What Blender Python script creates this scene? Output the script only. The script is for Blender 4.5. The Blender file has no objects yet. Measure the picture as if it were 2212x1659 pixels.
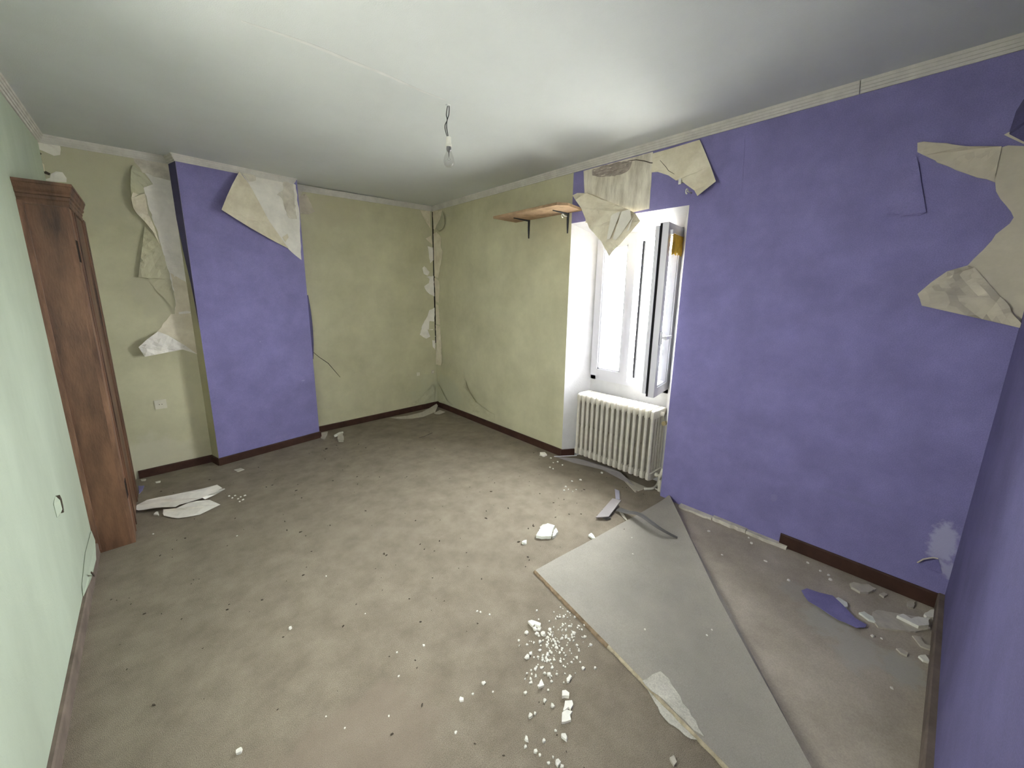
import bpy, bmesh, math, random
from mathutils import Vector, Matrix, noise
from mathutils.geometry import tessellate_polygon
random.seed(7)
S = bpy.context.scene
COL = S.collection
# ------------------------------------------------------------------ camera
th, ya, ro = 0.20145, 0.72013, 0.00542
Fw = Vector((math.cos(th)*math.sin(ya), math.cos(th)*math.cos(ya), -math.sin(th)))
Rt = Vector((math.cos(ya), -math.sin(ya), 0)); Up = Rt.cross(Fw)
R2 = math.cos(ro)*Rt + math.sin(ro)*Up; U2 = -math.sin(ro)*Rt + math.cos(ro)*Up
cd = bpy.data.cameras.new('camera'); cam = bpy.data.objects.new('camera', cd); COL.objects.link(cam)
cam.matrix_world = Matrix.Translation((-2.7106,-4.2131,1.5051)) @ Matrix((R2, U2, -Fw)).transposed().to_4x4()
cd.sensor_fit = 'HORIZONTAL'; cd.sensor_width = 36; cd.lens = 13.5619
cd.shift_x = 0.01855; cd.shift_y = -0.01354; cd.clip_start = 0.02
S.camera = cam
# ------------------------------------------------------------------ light
S.view_settings.view_transform = 'Standard'; S.view_settings.look = 'None'
S.view_settings.gamma = 1.0; S.view_settings.use_curve_mapping = False
S.view_settings.exposure = 1.53
S.cycles.max_bounces = 14; S.cycles.diffuse_bounces = 9; S.cycles.transparent_max_bounces = 12
S.cycles.sample_clamp_indirect = 6.0
W = bpy.data.worlds.new('sky'); S.world = W; W.use_nodes = True
W.node_tree.nodes['Background'].inputs[0].default_value = (0.94, 0.98, 1.0, 1)
W.node_tree.nodes['Background'].inputs[1].default_value = 29.0
sl = bpy.data.lights.new('sun', 'SUN'); so = bpy.data.objects.new('sun', sl); COL.objects.link(so)
sl.energy = 50.0; sl.angle = 0.03; sl.color = (1.0, 0.97, 0.92)
so.rotation_euler = Vector((-0.15, 0.20, -1.0)).to_track_quat('-Z', 'Y').to_euler(); so.location = (4, -5, 6)
pl_ = bpy.data.lights.new('window_portal', 'AREA'); po = bpy.data.objects.new('window_portal', pl_); COL.objects.link(po)
pl_.shape = 'RECTANGLE'; pl_.size = 0.76; pl_.size_y = 1.26; pl_.cycles.is_portal = True
pl2 = bpy.data.lights.new('window_portal', 'AREA'); po2 = bpy.data.objects.new('window_portal', pl2); COL.objects.link(po2)  # portal for the added fill window in the left wall
pl2.shape = 'RECTANGLE'; pl2.size = 0.65; pl2.size_y = 1.25; pl2.cycles.is_portal = True
po2.location = (-3.42, -2.975, 1.525); po2.rotation_euler = (math.pi/2, 0, -math.pi/2)
pl3 = bpy.data.lights.new('window_portal', 'AREA'); po3 = bpy.data.objects.new('window_portal', pl3); COL.objects.link(po3)  # portal for the added fill window in the near wall
pl3.shape = 'RECTANGLE'; pl3.size = 0.8; pl3.size_y = 1.15; pl3.cycles.is_portal = True
po3.location = (-2.45, -4.726, 1.575); po3.rotation_euler = (math.pi/2, 0, math.pi)
po.location = (0.49, -2.575, 1.345); po.rotation_euler = (math.pi/2, 0, math.pi/2)

# ------------------------------------------------------------------ materials
def mat(name, rgb, var=0.12, scale=3.0, bump=0.15, bscale=180.0, rough=0.9, spots=(), spec=0.25, stretch=(1,1,1), tint=None, fine=0.0, bdist=0.004):
    m = bpy.data.materials.new(name); m.use_nodes = True
    nt = m.node_tree; N = nt.nodes; L = nt.links
    b = N['Principled BSDF']; b.inputs['Roughness'].default_value = rough
    b.inputs['Specular IOR Level'].default_value = spec
    tc = N.new('ShaderNodeTexCoord'); mp = N.new('ShaderNodeMapping'); mp.inputs['Scale'].default_value = stretch
    L.new(tc.outputs['Object'], mp.inputs['Vector'])
    n1 = N.new('ShaderNodeTexNoise'); n1.inputs['Scale'].default_value = scale; n1.inputs['Detail'].default_value = 6; n1.inputs['Roughness'].default_value = 0.65
    L.new(mp.outputs[0], n1.inputs['Vector'])
    cr = N.new('ShaderNodeValToRGB')
    lo = [max(0, c*(1-var)) for c in rgb]; hi = [min(1, c*(1+var)) for c in rgb]
    if tint: lo = [max(0, c*(1-var)) for c in tint]
    cr.color_ramp.elements[0].position = 0.33; cr.color_ramp.elements[1].position = 0.67
    cr.color_ramp.elements[0].color = (*lo, 1); cr.color_ramp.elements[1].color = (*hi, 1)
    L.new(n1.outputs['Fac'], cr.inputs['Fac'])
    out = cr.outputs['Color']
    n2 = N.new('ShaderNodeTexNoise'); n2.inputs['Scale'].default_value = bscale; n2.inputs['Detail'].default_value = 3
    L.new(mp.outputs[0], n2.inputs['Vector'])
    if fine > 0:
        mr = N.new('ShaderNodeMapRange'); mr.inputs['From Min'].default_value = 0.3; mr.inputs['From Max'].default_value = 0.7
        mr.inputs['To Min'].default_value = 1-fine; mr.inputs['To Max'].default_value = 1+fine
        L.new(n2.outputs['Fac'], mr.inputs['Value'])
        mx = N.new('ShaderNodeVectorMath'); mx.operation = 'SCALE'
        L.new(out, mx.inputs[0]); L.new(mr.outputs[0], mx.inputs['Scale']); out = mx.outputs[0]
    for (c, r, col, amt) in spots:
        sb = N.new('ShaderNodeVectorMath'); sb.operation = 'SUBTRACT'; sb.inputs[1].default_value = c
        dv = N.new('ShaderNodeVectorMath'); dv.operation = 'DIVIDE'; dv.inputs[1].default_value = r
        ln = N.new('ShaderNodeVectorMath'); ln.operation = 'LENGTH'
        L.new(tc.outputs['Object'], sb.inputs[0]); L.new(sb.outputs[0], dv.inputs[0]); L.new(dv.outputs[0], ln.inputs[0])
        nn = N.new('ShaderNodeTexNoise'); nn.inputs['Scale'].default_value = 2.2/max(0.02, min(r)) if min(r) < 1 else 6
        nn.inputs['Detail'].default_value = 5; L.new(tc.outputs['Object'], nn.inputs['Vector'])
        ad = N.new('ShaderNodeMath'); ad.operation = 'MULTIPLY_ADD'; ad.inputs[1].default_value = 1.1; ad.inputs[2].default_value = -0.55
        L.new(nn.outputs['Fac'], ad.inputs[0])
        sm = N.new('ShaderNodeMath'); sm.operation = 'ADD'; L.new(ln.outputs['Value'], sm.inputs[0]); L.new(ad.outputs[0], sm.inputs[1])
        m2 = N.new('ShaderNodeMapRange'); m2.interpolation_type = 'SMOOTHSTEP'
        m2.inputs['From Min'].default_value = 0.55; m2.inputs['From Max'].default_value = 1.0
        m2.inputs['To Min'].default_value = amt; m2.inputs['To Max'].default_value = 0.0
        L.new(sm.outputs[0], m2.inputs['Value'])
        mi = N.new('ShaderNodeMix'); mi.data_type = 'RGBA'
        L.new(m2.outputs[0], mi.inputs[0]); L.new(out, mi.inputs[6]); mi.inputs[7].default_value = (*col, 1); out = mi.outputs[2]
    L.new(out, b.inputs['Base Color'])
    if bump > 0:
        bp = N.new('ShaderNodeBump'); bp.inputs['Strength'].default_value = bump; bp.inputs['Distance'].default_value = bdist
        L.new(n2.outputs['Fac'], bp.inputs['Height']); L.new(bp.outputs[0], b.inputs['Normal'])
    return m

GREEN = (0.55, 0.53, 0.36); PURP = (0.215, 0.197, 0.405); PLAST = (0.66, 0.62, 0.53)
M = {}
M['green'] = mat('green_wallpaper', GREEN, 0.10, 2.2, 0.25, 260, tint=(0.515, 0.495, 0.335),
    spots=[((-2.85, -0.146, 2.25), (0.5, .3, 0.35), (0.45, 0.43, 0.315), 0.5), ((-2.6, -.146, 1.55), (0.25, .2, 0.35), (0.44, 0.42, 0.305), 0.5),
           ((0, -0.2, 0.15), (.5, 0.5, 0.35), (0.48, 0.49, 0.355), 0.6), ((-2.85, -0.146, 0.15), (0.35, .2, 0.22), (0.62, 0.59, 0.46), 0.5),
           ((-1.2, 0, 2.3), (0.4, .2, 0.2), (0.50, 0.465, 0.32), 0.6)])
M['mint'] = mat('cool_lit_green_wallpaper', (0.43, 0.49, 0.385), 0.08, 1.6, 0.25, 260, tint=(0.41, 0.46, 0.355), stretch=(1, 1, 0.35))  # same green paper, with the bluish light on it tinted into the colour
M['purple'] = mat('purple_wall_paint', PURP, 0.12, 5, 0.3, 240, rough=0.75, fine=0.12, spec=0.35,
    spots=[((0.000,-4.399,0.330), (0.05, 0.055, 0.14), (0.40, 0.39, 0.56), 0.95), ((0.000,-4.461,0.209), (0.05, 0.07, 0.05), (0.38, 0.37, 0.53), 0.85),
           ((0.000,-4.052,0.422), (0.05, 0.14, 0.02), (0.20, 0.19, 0.36), 0.5), ((0.000,-3.353,0.687), (0.05, 0.05, 0.04), (0.21, 0.2, 0.38), 0.5),
           ((0.000,-3.729,0.281), (0.05, 0.02, 0.03), (0.24, 0.23, 0.42), 0.6), ((-1.669,-0.177,0.630), (0.022, 0.05, 0.008), (0.32, 0.31, 0.52), 0.9),
           ((-2.009,-0.221,1.049), (0.006, 0.03, 0.009), (0.3, 0.29, 0.5), 0.8)])
M['shadepurp'] = mat('shaded_purple_paper', (0.085, 0.078, 0.175), 0.12, 5, 0.3, 240, rough=0.75, fine=0.12, spec=0.35)  # wall purple darkened so the colour itself carries the shade
M['dimpurple'] = mat('shaded_purple_wall', (0.135, 0.124, 0.265), 0.12, 5, 0.3, 240, rough=0.75, fine=0.12, spec=0.35)  # purple darkened to stand for the shade on the near wall
M['plaster'] = mat('bare_plaster', PLAST, 0.12, 9, 0.3, 90, tint=(0.52, 0.48, 0.40))
M['paper'] = mat('wallpaper_back', (0.72, 0.67, 0.53), 0.10, 7, 0.15, 120, tint=(0.69, 0.62, 0.46))
M['glue'] = mat('glue_streaked_plaster', (0.72, 0.68, 0.58), 0.16, 5, 0.3, 90, tint=(0.60, 0.54, 0.43), stretch=(1, 3.2, 0.8))
M['rubble'] = mat('crumbled_render', (0.36, 0.31, 0.27), 0.2, 25, 0.9, 60)
M['cream'] = mat('cream_wallpaper_back', (0.56, 0.51, 0.40), 0.1, 6, 0.15, 120)
M['palepap'] = mat('pale_lining_paper', (0.80, 0.77, 0.70), 0.1, 7, 0.2, 90)
M['ceil'] = mat('ceiling_paint', (0.61, 0.63, 0.615), 0.035, 1.4, 0.22, 220)
M['streak'] = mat('pale_glue_streak', (0.75, 0.72, 0.63), 0.08, 9, 0.1)
M['yarn'] = mat('pale_frayed_edge', (0.42, 0.36, 0.25), 0.3, 30, 0.6, 200, rough=1.0)
M['ridgeline'] = mat('ceiling_ridge_shade', (0.66, 0.66, 0.64), 0.1, 6, 0.0)  # tone for the shade line drawn along the ceiling ridge
M['trim'] = mat('white_moulding_paint', (0.60, 0.58, 0.53), 0.1, 12, 0.15, 120)
M['white'] = mat('white_reveal_plaster', (0.64, 0.63, 0.635), 0.06, 6, 0.25, 90)
M['base'] = mat('dark_brown_baseboard', (0.055, 0.026, 0.018), 0.25, 10, 0.1, 80, rough=0.55)
M['basegrey'] = mat('dusty_baseboard', (0.16, 0.125, 0.10), 0.25, 8, 0.15, 80)
M['wood'] = mat('reddish_brown_wood', (0.155, 0.08, 0.044), 0.3, 2.4, 0.3, 40, rough=0.5, stretch=(4, 4, 0.9), tint=(0.07, 0.036, 0.021), spec=0.4)
M['woodlt'] = mat('lighter_wood', (0.21, 0.115, 0.07), 0.3, 3.2, 0.3, 40, rough=0.5, stretch=(6, 6, 0.9), tint=(0.13, 0.07, 0.045))
M['hole'] = mat('dark_mortise', (0.012, 0.008, 0.006), 0.2, 10, 0)
M['shelf'] = mat('chipboard', (0.40, 0.27, 0.16), 0.15, 14, 0.2, 150, tint=(0.30, 0.20, 0.12))
M['iron'] = mat('black_iron', (0.03, 0.03, 0.032), 0.2, 20, 0.1, 100, rough=0.5)
M['pvc'] = mat('white_upvc', (0.66, 0.65, 0.69), 0.02, 4, 0.0, rough=0.35, spec=0.5)
M['gasket'] = mat('dark_rubber_gasket', (0.012, 0.011, 0.011), 0.1, 10, 0)
M['rad'] = mat('cream_radiator_enamel', (0.60, 0.57, 0.49), 0.1, 14, 0.12, 70, rough=0.5, spec=0.4)
M['brass'] = mat('dull_brass', (0.30, 0.24, 0.13), 0.2, 30, 0.1, 100, rough=0.45)
M['carpet'] = mat('beige_carpet_pile', (0.28, 0.242, 0.184), 0.09, 7, 0.8, 380, rough=1.0, spec=0.05, fine=0.32, tint=(0.245, 0.208, 0.156),
    spots=[((-1.535,-3.320,0.000), (0.16, 0.22, 0.3), (0.62, 0.58, 0.51), 0.7), ((-1.711,-3.609,0.000), (0.03, 0.03, 0.1), (0.12, 0.09, 0.06), 0.7),
           ((-1.795,-3.599,0.000), (0.025, 0.025, 0.1), (0.13, 0.10, 0.07), 0.7), ((-2.770,-1.992,0.000), (0.35, 0.3, 0.3), (0.42, 0.38, 0.325), 0.5),
           ((-2.691,-1.940,0.000), (0.13, 0.1, 0.3), (0.47, 0.43, 0.37), 0.5), ((-1.559,-3.837,0.000), (0.35, 0.25, 0.3), (0.35, 0.285, 0.20), 0.5), ((-2.043,-0.874,0.000), (0.12, 0.03, 0.2), (0.18, 0.145, 0.12), 0.6),
           ((-0.886,-0.980,0.000), (0.5, 0.25, 0.3), (0.28, 0.225, 0.175), 0.5)], bdist=0.006)
M['felt'] = mat('grey_carpet_underside', (0.34, 0.315, 0.27), 0.05, 4, 0.35, 300, rough=1.0, spec=0.05, fine=0.1, tint=(0.32, 0.30, 0.26))
M['fray'] = mat('brown_frayed_edge', (0.22, 0.16, 0.10), 0.35, 30, 0.6, 200, rough=1.0)
M['backing'] = mat('pale_backing', (0.52, 0.50, 0.43), 0.15, 12, 0.4, 200, rough=1.0, fine=0.15)
M['screed'] = mat('dusty_screed', (0.44, 0.39, 0.315), 0.1, 3.5, 0.3, 200, rough=0.95, fine=0.1, tint=(0.385, 0.335, 0.265),
    spots=[((-0.487,-4.078,0.000), (0.16, 0.10, 0.3), (0.45, 0.44, 0.38), 0.75), ((-0.601,-4.205,0.000), (0.16, 0.10, 0.3), (0.46, 0.44, 0.38), 0.75), ((-0.571,-4.342,0.000), (0.12, 0.08, 0.3), (0.42, 0.41, 0.36), 0.7), ((-0.389,-3.952,0.000), (0.1, 0.08, 0.3), (0.42, 0.40, 0.35), 0.5)])
M['chalk'] = mat('white_plaster_chunk', (0.80, 0.78, 0.70), 0.08, 40, 0.4, 150)
M['chalkg'] = mat('greenish_white_plaster', (0.74, 0.76, 0.68), 0.08, 30, 0.4, 150)
M['flake'] = mat('dusty_plaster_flake', (0.52, 0.48, 0.40), 0.12, 30, 0.4, 150)
M['dirt'] = mat('dark_dirt', (0.07, 0.055, 0.04), 0.3, 40, 0.3)
M['greypl'] = mat('grey_plastic', (0.27, 0.245, 0.24), 0.08, 8, 0.05, 60, rough=0.5)
M['dkgrey'] = mat('dark_grey_plastic', (0.10, 0.095, 0.09), 0.15, 8, 0.05, 60, rough=0.5)
M['lilac'] = mat('lilac_grey_plastic', (0.42, 0.41, 0.50), 0.06, 8, 0.0, rough=0.5)
M['ceramic'] = mat('off_white_ceramic', (0.68, 0.67, 0.60), 0.06, 20, 0.0, rough=0.4)
M['metal'] = mat('grey_metal_cap', (0.22, 0.22, 0.22), 0.1, 40, 0.05, rough=0.35); M['metal'].node_tree.nodes['Principled BSDF'].inputs['Metallic'].default_value = 0.8
M['cable'] = mat('black_cable', (0.02, 0.02, 0.022), 0.1, 20, 0.0, rough=0.5)
M['wcable'] = mat('white_cable', (0.62, 0.60, 0.52), 0.1, 20, 0.0, rough=0.5)
M['curtain'] = mat('yellow_curtain', (0.62, 0.40, 0.06), 0.2, 14, 0.2, 80)
M['socketpl'] = mat('beige_socket_plastic', (0.68, 0.65, 0.53), 0.06, 14, 0.05, rough=0.5)
M['pave'] = mat('sunlit_paving', (0.40, 0.39, 0.36), 0.08, 4, 0.2, 60)
M['yard'] = mat('grey_gravel_yard', (0.33, 0.33, 0.31), 0.2, 6, 0.4, 60)
def glass(name, ior, tintc=(1, 1, 1)):
    m = bpy.data.materials.new(name); m.use_nodes = True; nt = m.node_tree
    for n in list(nt.nodes): nt.nodes.remove(n)
    o = nt.nodes.new('ShaderNodeOutputMaterial'); mx = nt.nodes.new('ShaderNodeMixShader')
    t = nt.nodes.new('ShaderNodeBsdfTransparent'); g = nt.nodes.new('ShaderNodeBsdfGlossy'); f = nt.nodes.new('ShaderNodeLayerWeight'); mm = nt.nodes.new('ShaderNodeMath'); mm.operation = 'MULTIPLY_ADD'; mm.inputs[1].default_value = ior; mm.inputs[2].default_value = 0.03; f.inputs['Blend'].default_value = 0.25
    t.inputs[0].default_value = (*tintc, 1); g.inputs['Roughness'].default_value = 0.03; 
    nt.links.new(f.outputs['Facing'], mm.inputs[0]); nt.links.new(mm.outputs[0], mx.inputs[0]); nt.links.new(t.outputs[0], mx.inputs[1]); nt.links.new(g.outputs[0], mx.inputs[2]); nt.links.new(mx.outputs[0], o.inputs[0])
    return m
M['glass'] = glass('window_glass', 0.2, (0.97, 0.98, 0.98))
M['bulbglass'] = glass('bulb_glass', 0.45, (0.95, 0.95, 0.95))
M['fillglass'] = glass('fill_glass_dim', 0.1, (0.21, 0.205, 0.20))  # tint sets how much fill the added near-wall window lets in
M['fillglass2'] = glass('fill_glass_bright', 0.1, (0.44, 0.43, 0.41))  # tint sets the fill from the added left-wall window

# ------------------------------------------------------------------ helpers
def link(name, bm, m, parent=None, origin=None, smooth=False, recalc=True):
    if recalc: bmesh.ops.recalc_face_normals(bm, faces=bm.faces[:])
    base = Vector(ROOTLOC[parent.name]) if parent is not None else Vector(origin or (0, 0, 0))
    for v in bm.verts: v.co -= base
    me = bpy.data.meshes.new(name); bm.to_mesh(me); bm.free()
    for mm in (m if isinstance(m, (list, tuple)) else [m]): me.materials.append(M[mm])
    if smooth:
        for p in me.polygons: p.use_smooth = True
    o = bpy.data.objects.new(name, me); COL.objects.link(o)
    if parent is not None: o.parent = parent
    else: o.location = base
    ROOTLOC[o.name] = tuple(base)
    return o
ROOTLOC = {}
def tag(o, label=None, cat=None, group=None, kind=None):
    if label: o['label'] = label
    if cat: o['category'] = cat
    if group: o['group'] = group
    if kind: o['kind'] = kind
    return o
def root(name, loc, label, cat, group=None):
    o = bpy.data.objects.new(name, None); COL.objects.link(o); o.location = loc; o.empty_display_size = 0.05
    ROOTLOC[o.name] = tuple(loc); return tag(o, label, cat, group)
def box(bm, a, b, mi=0):
    vs = [bm.verts.new((x, y, z)) for x in (a[0], b[0]) for y in (a[1], b[1]) for z in (a[2], b[2])]
    for f in ((0,1,3,2), (4,6,7,5), (0,4,5,1), (2,3,7,6), (0,2,6,4), (1,5,7,3)):
        bm.faces.new([vs[i] for i in f]).material_index = mi
def prism(bm, pts, vec):
    """closed polygon pts swept by vec"""
    v = Vector(vec); A = [bm.verts.new(p) for p in pts]; B = [bm.verts.new(Vector(p)+v) for p in pts]
    n = len(pts)
    bm.faces.new(A); bm.faces.new(B[::-1])
    for i in range(n): bm.faces.new((A[i], B[i], B[(i+1) % n], A[(i+1) % n]))
def tube(bm, pts, r, seg=8, cap=True):
    pts = [Vector(p) for p in pts]; rings = []
    rs = r if isinstance(r, (list, tuple)) else [r]*len(pts)
    ref = Vector((0.123, 0.321, 0.94))
    for i, p in enumerate(pts):
        d = (pts[min(i+1, len(pts)-1)] - pts[max(i-1, 0)]).normalized()
        u = d.cross(ref)
        if u.length < 0.05: u = d.cross(Vector((1, 0, 0)))
        u.normalize(); w = d.cross(u)
        rings.append([bm.verts.new(p + rs[i]*(math.cos(2*math.pi*k/seg)*u + math.sin(2*math.pi*k/seg)*w)) for k in range(seg)])
    for a, b in zip(rings, rings[1:]):
        for k in range(seg): bm.faces.new((a[k], a[(k+1) % seg], b[(k+1) % seg], b[k]))
    if cap: bm.faces.new(rings[0]); bm.faces.new(rings[-1][::-1])
def lathe(bm, c, prof, seg=24):
    c = Vector(c); rings = []
    for r, z in prof:
        if r < 1e-5: rings.append([bm.verts.new(c + Vector((0, 0, z)))])
        else: rings.append([bm.verts.new(c + Vector((r*math.cos(2*math.pi*k/seg), r*math.sin(2*math.pi*k/seg), z))) for k in range(seg)])
    for a, b in zip(rings, rings[1:]):
        for k in range(seg):
            q = [a[k % len(a)], a[(k+1) % len(a)], b[(k+1) % len(b)], b[k % len(b)]]
            u = []
            [u.append(x) for x in q if x not in u]
            if len(u) > 2: bm.faces.new(u)
def catmull(pts, n=6):
    P = [Vector(p) for p in pts]; P = [2*P[0]-P[1]] + P + [2*P[-1]-P[-2]]; out = []
    for i in range(1, len(P)-2):
        for k in range(n):
            t = k/n; a, b, c, d = P[i-1:i+3]
            out.append(0.5*((2*b) + (c-a)*t + (2*a-5*b+4*c-d)*t*t + (3*b-a-3*c+d)*t**3))
    out.append(P[-2]); return out
def rag(pts, step=0.02, amp=0.006, seed=1, edges=None, closed=True):
    """tear the outline: split long edges and jitter the new points inside the plane"""
    rnd = random.Random(seed); P = [Vector(p) for p in pts]; out = []; n = len(P)
    for i in range(n):
        a, b = P[i], P[(i+1) % n]; out.append(a)
        if not closed and i == n-1: break
        if edges is not None and i not in edges: continue
        k = int((b-a).length/step); d = (b-a).normalized()
        nrm = (b-a).cross(P[(i+2) % n]-a)
        if nrm.length < 1e-9: continue
        s = nrm.normalized().cross(d)
        for j in range(1, k): out.append(a.lerp(b, (j+rnd.uniform(-.3, .3))/k) + s*rnd.uniform(-amp, amp))
    return out
def sheet(name, pts, m, thick=0.0012, parent=None, cuts=0, amp=0.0, seed=0, fscale=14.0, bend=None, smooth=True):
    """thin solid sheet from a 3D outline; optional crumple"""
    P = [Vector(p) for p in pts]
    bm = bmesh.new(); V = [bm.verts.new(p) for p in P]
    for t in tessellate_polygon([P]):
        try: bm.faces.new([V[i] for i in t])
        except ValueError: pass
    bmesh.ops.recalc_face_normals(bm, faces=bm.faces[:])
    if cuts:
        bmesh.ops.triangulate(bm, faces=bm.faces[:])
        for _ in range(cuts):
            es = [e for e in bm.edges if e.calc_length() > 0.035]
            if es: bmesh.ops.subdivide_edges(bm, edges=es, cuts=1); bmesh.ops.triangulate(bm, faces=bm.faces[:])
        bm.normal_update()
        for v in bm.verts:
            if amp and not v.is_boundary:
                q = v.co*fscale + Vector((seed*3.1, seed*1.7, seed*0.7))
                v.co += v.normal*amp*(noise.noise(q) + 0.5*noise.noise(q*2.3))
    nrm = Vector((0, 0, 0))
    for f in bm.faces: nrm += f.normal*f.calc_area()
    nrm.normalize()
    ext = bmesh.ops.extrude_face_region(bm, geom=bm.faces[:])
    for v in [g for g in ext['geom'] if isinstance(g, bmesh.types.BMVert)]: v.co -= nrm*thick
    o0 = sum(P, Vector())/len(P)
    return link(name, bm, m, parent, origin=o0)
def stripe(name, pts, w, m, nrm, parent, h=0.0015):
    """narrow raised/incised line on a wall"""
    n = Vector(nrm); P = [Vector(p) for p in pts]; bm = bmesh.new(); prev = None
    for i, p in enumerate(P):
        d = (P[min(i+1, len(P)-1)]-P[max(0, i-1)]).normalized(); s = d.cross(n).normalized()
        ww = w*(0.35 + 0.65*math.sin(math.pi*(i+0.6)/(len(P)+0.2)))
        r = [bm.verts.new(p+s*ww/2), bm.verts.new(p+s*ww/2+n*h), bm.verts.new(p-s*ww/2+n*h), bm.verts.new(p-s*ww/2)]
        if prev:
            for k in range(4): bm.faces.new((prev[k], prev[(k+1) % 4], r[(k+1) % 4], r[k]))
        else: bm.faces.new(r)
        prev = r
    bm.faces.new(prev[::-1])
    return link(name, bm, m, parent)

# ------------------------------------------------------------------ room shell
XL, YF, ZC = -3.131, -4.446, 2.5
def yfront(x): return YF - 0.024*x
bm = bmesh.new(); box(bm, (XL-0.3, YF-0.4, -0.12), (0.25, 0.2, -0.008))
floor = tag(link('floor', bm, 'screed'), 'dusty grey beige bare screed floor of the room', kind='structure')
bm = bmesh.new(); nx, ny = 50, 70; g = []
for i in range(nx+1):
    row = []
    for j in range(ny+1):
        x = XL-0.15 + (0.3-XL)*i/nx; y = YF-0.25 + (0.25-YF+0.1)*j/ny
        ed = max(0, min(1, min(-x, x-XL, -y, y-YF)/0.5))
        row.append(bm.verts.new((x, y, ZC + ed*0.018*noise.noise((x*1.1, y*1.3, 3.3)) - ed*0.004)))
    g.append(row)
for i in range(nx):
    for j in range(ny): bm.faces.new((g[i][j], g[i][j+1], g[i+1][j+1], g[i+1][j]))
ex = bmesh.ops.extrude_face_region(bm, geom=bm.faces[:])
for v in [q for q in ex['geom'] if isinstance(q, bmesh.types.BMVert)]: v.co.z = ZC+0.2
ceiling = tag(link('ceiling', bm, 'ceil', smooth=True), 'white ceiling, slightly sagging, with one bulb', kind='structure')
def cz(x, y):
    ed = max(0, min(1, min(-x, x-XL, -y, y-YF)/0.5)); return ZC + ed*0.018*noise.noise((x*1.1, y*1.3, 3.3)) - ed*0.004
seam = [Vector(p) for p in catmull([(-1.393,-2.329,2.500),(-1.562,-2.330,2.500),(-1.732,-2.347,2.500),(-1.908,-2.348,2.500),(-2.064,-2.352,2.500),(-2.199,-2.343,2.500),(-2.320,-2.326,2.500)], 5)]
for p in seam: p.z = cz(p.x, p.y) - 0.001
stripe('ridge_shade_line', seam, 0.022, 'ridgeline', (0, 0, -1), ceiling, 0.0003)  # flat stripe standing for the shade line of a cable ridge
# back wall (two offsets) and chimney breast
bm = bmesh.new(); box(bm, (-2.2, 0, -0.1), (0.35, 0.3, 2.6)); box(bm, (XL-0.2, -0.146, -0.1), (-2.2, 0.3, 2.6))
wall_back = tag(link('wall_back', bm, 'green'), 'olive green papered back wall left of the room corner', kind='structure')
bm = bmesh.new(); cp = [(-2.470, 0.05), (-2.470, -0.146), (-2.434, -0.277), (-1.557, -0.162), (-1.557, 0.05)]
prism(bm, [(x, y, -0.1) for x, y in cp], (0, 0, 2.7))
bm.faces.ensure_lookup_table()
for f in bm.faces:
    c = f.calc_center_median()
    f.material_index = 1 if c.x < -2.44 else 0
wall_chimney = tag(link('wall_chimney', bm, ['purple', 'green']), 'purple painted chimney breast projecting from the green back wall', kind='structure')
# window wall with niche
NL0, NL1, NR0, NR1, XF = -2.100, -2.222, -3.045, -2.930, 0.22
bm = bmesh.new()
box(bm, (0, -1.6, -0.1), (0.5, 0.35, 2.6), 0)
def quadprism(pts, z0, z1, mis, capmi=0):
    A = [bm.verts.new((x, y, z0)) for x, y in pts]; B = [bm.verts.new((x, y, z1)) for x, y in pts]
    bm.faces.new(A[::-1]).material_index = capmi; bm.faces.new(B).material_index = capmi
    for i in range(len(pts)):
        bm.faces.new((A[i], A[(i+1) % len(pts)], B[(i+1) % len(pts)], B[i])).material_index = mis[i]
quadprism([(0, -1.6), (0, NL0), (XF, NL1), (0.5, NL1+0.02), (0.5, -1.6)], -0.1, 2.06, [0, 2, 2, 2, 2])
quadprism([(0, -4.9), (0, NR0), (XF, NR1), (0.5, NR1-0.02), (0.5, -4.9)], -0.1, 2.06, [1, 2, 2, 2, 2])
# lintel with sloped soffit
A = [(0, 2.06), (XF, 1.962), (0.5, 1.962), (0.5, 2.6), (0, 2.6)]
for (y0, y1, mi) in ((-1.6, NL0, 0), (NL0, -4.9, 1)):
    va = [bm.verts.new((x, y0, z)) for x, z in A]; vb = [bm.verts.new((x, y1, z)) for x, z in A]
    bm.faces.new(va); bm.faces.new(vb[::-1])
    for i in range(5):
        f = bm.faces.new((va[i], vb[i], vb[(i+1) % 5], va[(i+1) % 5])); f.material_index = mi if i == 4 else 2
box(bm, (XF, NR1-0.05, -0.1), (0.5, NL1+0.05, 0.735), 2)
wall_right = tag(link('wall_right', bm, ['green', 'purple', 'white']), 'window wall, olive green at left and purple at right of the niche', kind='structure')
W2A, W2B, W2Z0, W2Z1 = -2.65, -3.30, 0.90, 2.15        # added fill window, out of view, in the left wall
bm = bmesh.new(); box(bm, (XL-0.3, W2A, -0.1), (XL, 0.2, 2.6)); box(bm, (XL-0.3, YF-0.4, -0.1), (XL, W2B, 2.6)); box(bm, (XL-0.3, W2B, -0.1), (XL, W2A, W2Z0)); box(bm, (XL-0.3, W2B, W2Z1), (XL, W2A, 2.6))
wall_left = tag(link('wall_left', bm, 'mint'), 'green papered wall at the left, tinted mint for bluish light', kind='structure')
W3A, W3B, W3Z0, W3Z1 = -2.05, -2.85, 1.0, 2.15        # added fill window, out of view, in the near wall
bm = bmesh.new()
def frontblock(x0, x1, z0, z1): prism(bm, [(x0, yfront(x0), z0), (x1, yfront(x1), z0), (x1, YF-0.3, z0), (x0, YF-0.3, z0)], (0, 0, z1-z0))
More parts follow.
